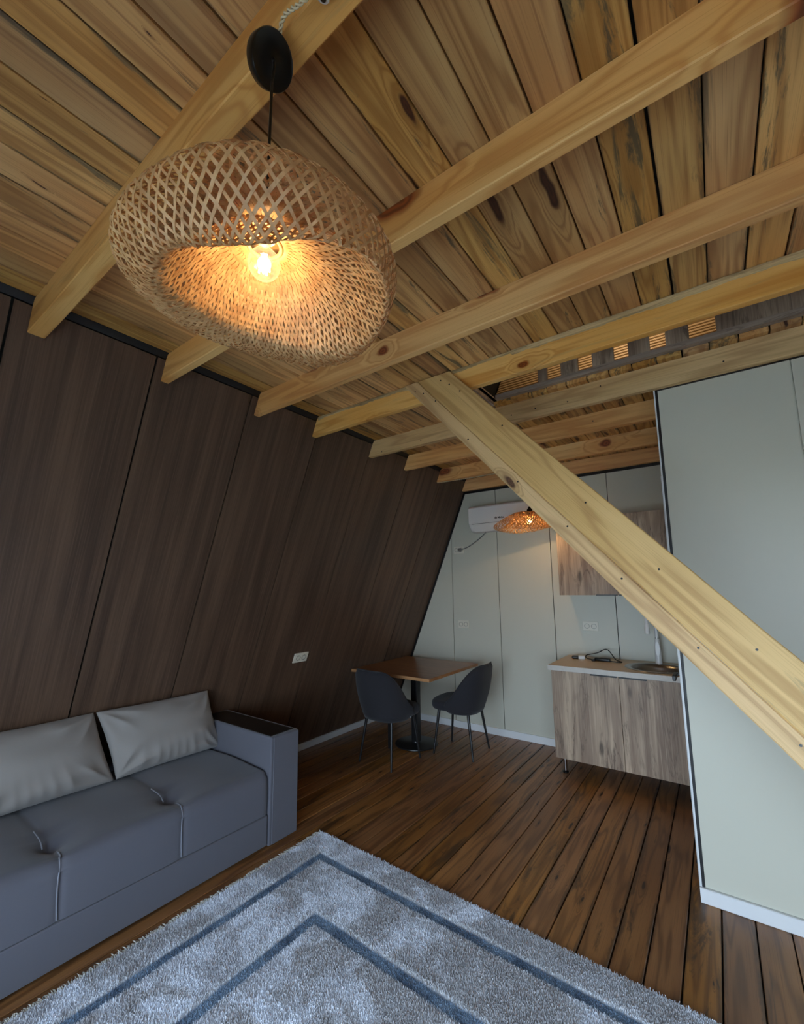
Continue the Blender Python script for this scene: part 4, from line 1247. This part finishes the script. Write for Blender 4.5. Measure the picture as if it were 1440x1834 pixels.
# ---------------------------------------------------------------- cushions
def cushion(corners, thick, label, seed):
    """corners: BL, BR, TR, TL in world"""
    BL, BR, TR, TL = [Vector(c) for c in corners]
    o_ = (BL + BR) / 2
    rr = random.Random(seed)
    N = 72
    nn = ((BR - BL).cross(TL - BL)).normalized()
    if nn.x < 0: nn = -nn
    ph = [rr.uniform(0, 6.28) for _ in range(16)]
    front, backv = [], []
    for i in range(N + 1):
        u = i / N
        rf, rb_ = [], []
        for j in range(N + 1):
            v = j / N
            # pull the sides in between the corners
            su = sin(pi * u); sv = sin(pi * v)
            uu = u + 0.016 * sv * (0.5 - u) * 2
            vv = v + 0.014 * su * (0.5 - v) * 2
            P = (BL * (1 - uu) + BR * uu) * (1 - vv) + (TL * (1 - uu) + TR * uu) * vv
            e = (max(0.0, 1 - abs(2 * u - 1) ** 2.6) * max(0.0, 1 - abs(2 * v - 1) ** 2.6)) ** 0.55
            sag = 1.0 + 0.25 * (0.5 - v)
            t = thick * 0.5 * e * sag
            # wrinkles: radiating from the lower corners and along the bottom hem
            wr = 0.0
            hem = exp(-(v / 0.24) ** 2)
            cu_ = v * 30 + 5 * u
            fold = sin(u * 19 + ph[0] + v * 12 * (u - 0.5) + 3.2 * sin(u * 6 + ph[4]))
            env = 0.35 + 0.65 * (0.5 + 0.5 * sin(u * 8 + ph[10])) 
            wr += 0.0085 * hem * env * (1 - 2 * abs(fold)) * min(1, su * 3)
            wr += 0.0030 * exp(-((1 - v) / 0.16) ** 2) * sin(u * 24 + ph[1] + v * 4)
            for (cx_, cy_, q) in ((0, 0, 5), (1, 0, 6), (1, 1, 7), (0, 1, 8)):
                du, dv = u - cx_, (v - cy_) * 0.75
                dd = sqrt(du * du + dv * dv)
                an = atan2(dv, du)
                wr += 0.0085 * exp(-((dd - 0.17) / 0.14) ** 2) * (1 - 2 * abs(sin(an * 5 + ph[q] + 2 * dd)))
            wr += 0.0035 * sin(u * 6 + v * 11 + ph[2]) * sin(v * 5 - u * 4 + ph[3])
            wr += 0.0034 * sin(u * 13 - v * 17 + ph[9] + 1.5 * sin(u * 5))
            wr *= min(1, e * 1.6)
            rf.append(tuple(P + nn * (t + wr)))
            rb_.append(tuple(P - nn * t * 0.75))
        front.append(rf); backv.append(rb_)
    mb = MB()
    V = N + 1
    vs = [p for r_ in front for p in r_]
    idx = {}
    fs = [(i * V + j, (i + 1) * V + j, (i + 1) * V + j + 1, i * V + j + 1) for i in range(N) for j in range(N)]
    base = len(vs)
    bmap = {}
    for i in range(V):
        for j in range(V):
            if i in (0, N) or j in (0, N):
                bmap[(i, j)] = i * V + j
            else:
                bmap[(i, j)] = len(vs); vs.append(backv[i][j])
    fs += [(bmap[(i, j)], bmap[(i, j + 1)], bmap[(i + 1, j + 1)], bmap[(i + 1, j)]) for i in range(N) for j in range(N)]
    vs = [tuple(Vector(p) - o_) for p in vs]
    mb.add(vs, fs)
    o = mb.build('cushion', M['cushion'], None, True)
    o.location = o_
    tag(o, label, 'cushion', 'grey cushions on the sofa')
    return o
cushion([(-2.822, 1.135, 0.452), (-2.822, 1.765, 0.452), (-2.945, 1.728, 0.805), (-2.935, 1.050, 0.815)], 0.19,
        'grey cushion standing at the right end of the sofa, against the armrest', 11)
cushion([(-2.822, 0.50, 0.452), (-2.822, 1.125, 0.450), (-2.950, 1.045, 0.812), (-2.940, 0.40, 0.820)], 0.20,
        'grey cushion on the sofa at the left edge of the photo, more rumpled', 23)
cushion([(-2.822, -0.15, 0.452), (-2.822, 0.45, 0.452), (-2.950, 0.40, 0.80), (-2.940, -0.22, 0.80)], 0.16,
        'grey cushion on the near end of the sofa, outside the photo', 31)

# ---------------------------------------------------------------- rug with pile and fringe
rg = empty('rug', (-2.112, 2.035, 0.0), radians(-1.2), 'pale grey shaggy rug with two blue border lines', 'rug')
MB().box(0, RUG_W, -RUG_L, 0, 0.001, 0.008).build('backing', M['rug'], rg)
def pile():
    # tufts: small two-triangle blades, denser where the photo sees them large
    sp = 0.0041
    xs = np.arange(0.003, RUG_W - 0.003, sp); ys = np.arange(0.003, 1.75, sp)
    X, Y = np.meshgrid(xs, ys); X = X.ravel(); Y = Y.ravel()
    n = len(X)
    X = X + RNG.uniform(-0.003, 0.003, n); Y = Y + RNG.uniform(-0.003, 0.003, n)
    dmin = np.minimum(np.minimum(X, Y), RUG_W - X)
    low = ((dmin > 0.155) & (dmin < 0.20)) | ((dmin > 0.478) & (dmin < 0.53))
    h = RNG.uniform(0.007, 0.0105, n); h = np.where(low, h * 0.6, h)
    ln = RNG.uniform(0, 2 * pi, n); l = RNG.uniform(0.001, 0.0055, n)
    a = RNG.uniform(0, 2 * pi, n); wv = RNG.uniform(0.0009, 0.0017, n)
    dx, dy = np.cos(a) * wv, np.sin(a) * wv
    tx, ty = X + np.cos(ln) * l, -Y + np.sin(ln) * l
    z0 = 0.007
    v = np.zeros((n, 4, 3))
    v[:, 0] = np.stack([X - dx, -Y - dy, np.full(n, z0)], 1)
    v[:, 1] = np.stack([X + dx, -Y + dy, np.full(n, z0)], 1)
    v[:, 2] = np.stack([tx + dx * 0.8, ty + dy * 0.8, z0 + h], 1)
    v[:, 3] = np.stack([tx - dx * 0.8, ty - dy * 0.8, z0 + h], 1)
    me = bpy.data.meshes.new('pile')
    me.vertices.add(n * 4); me.vertices.foreach_set('co', v.ravel())
    me.loops.add(n * 4); me.loops.foreach_set('vertex_index', np.arange(n * 4, dtype=np.int32))
    me.polygons.add(n); me.polygons.foreach_set('loop_start', np.arange(0, n * 4, 4, dtype=np.int32))
    me.update(calc_edges=True); me.materials.append(M['rug'])
    o = bpy.data.objects.new('pile', me); COL.objects.link(o); o.parent = rg
    o['kind'] = 'stuff'
pile()
fr = MB()
rr = random.Random(5)
y = -0.004
while y > -RUG_L:
    for q in range(2):
        ang = rr.uniform(-0.6, 0.6); Lf = rr.uniform(0.018, 0.038)
        x0, y0 = 0.002, y + rr.uniform(-0.002, 0.002)
        x1, y1 = x0 - Lf * cos(ang), y0 + Lf * sin(ang)
        wv = 0.0016
        zt = rr.uniform(0.002, 0.010)
        fr.add([(x0, y0 - wv, 0.006), (x0, y0 + wv, 0.006), (x0 - Lf * 0.5 * cos(ang), y0 + Lf * 0.5 * sin(ang), 0.009 + zt * 0.5), (x1, y1, zt)], [(0, 1, 2), (0, 2, 3)])
    y -= 0.0042
fo = fr.build('fringe', M['fringe'], rg, fix=False)
fo['kind'] = 'stuff'
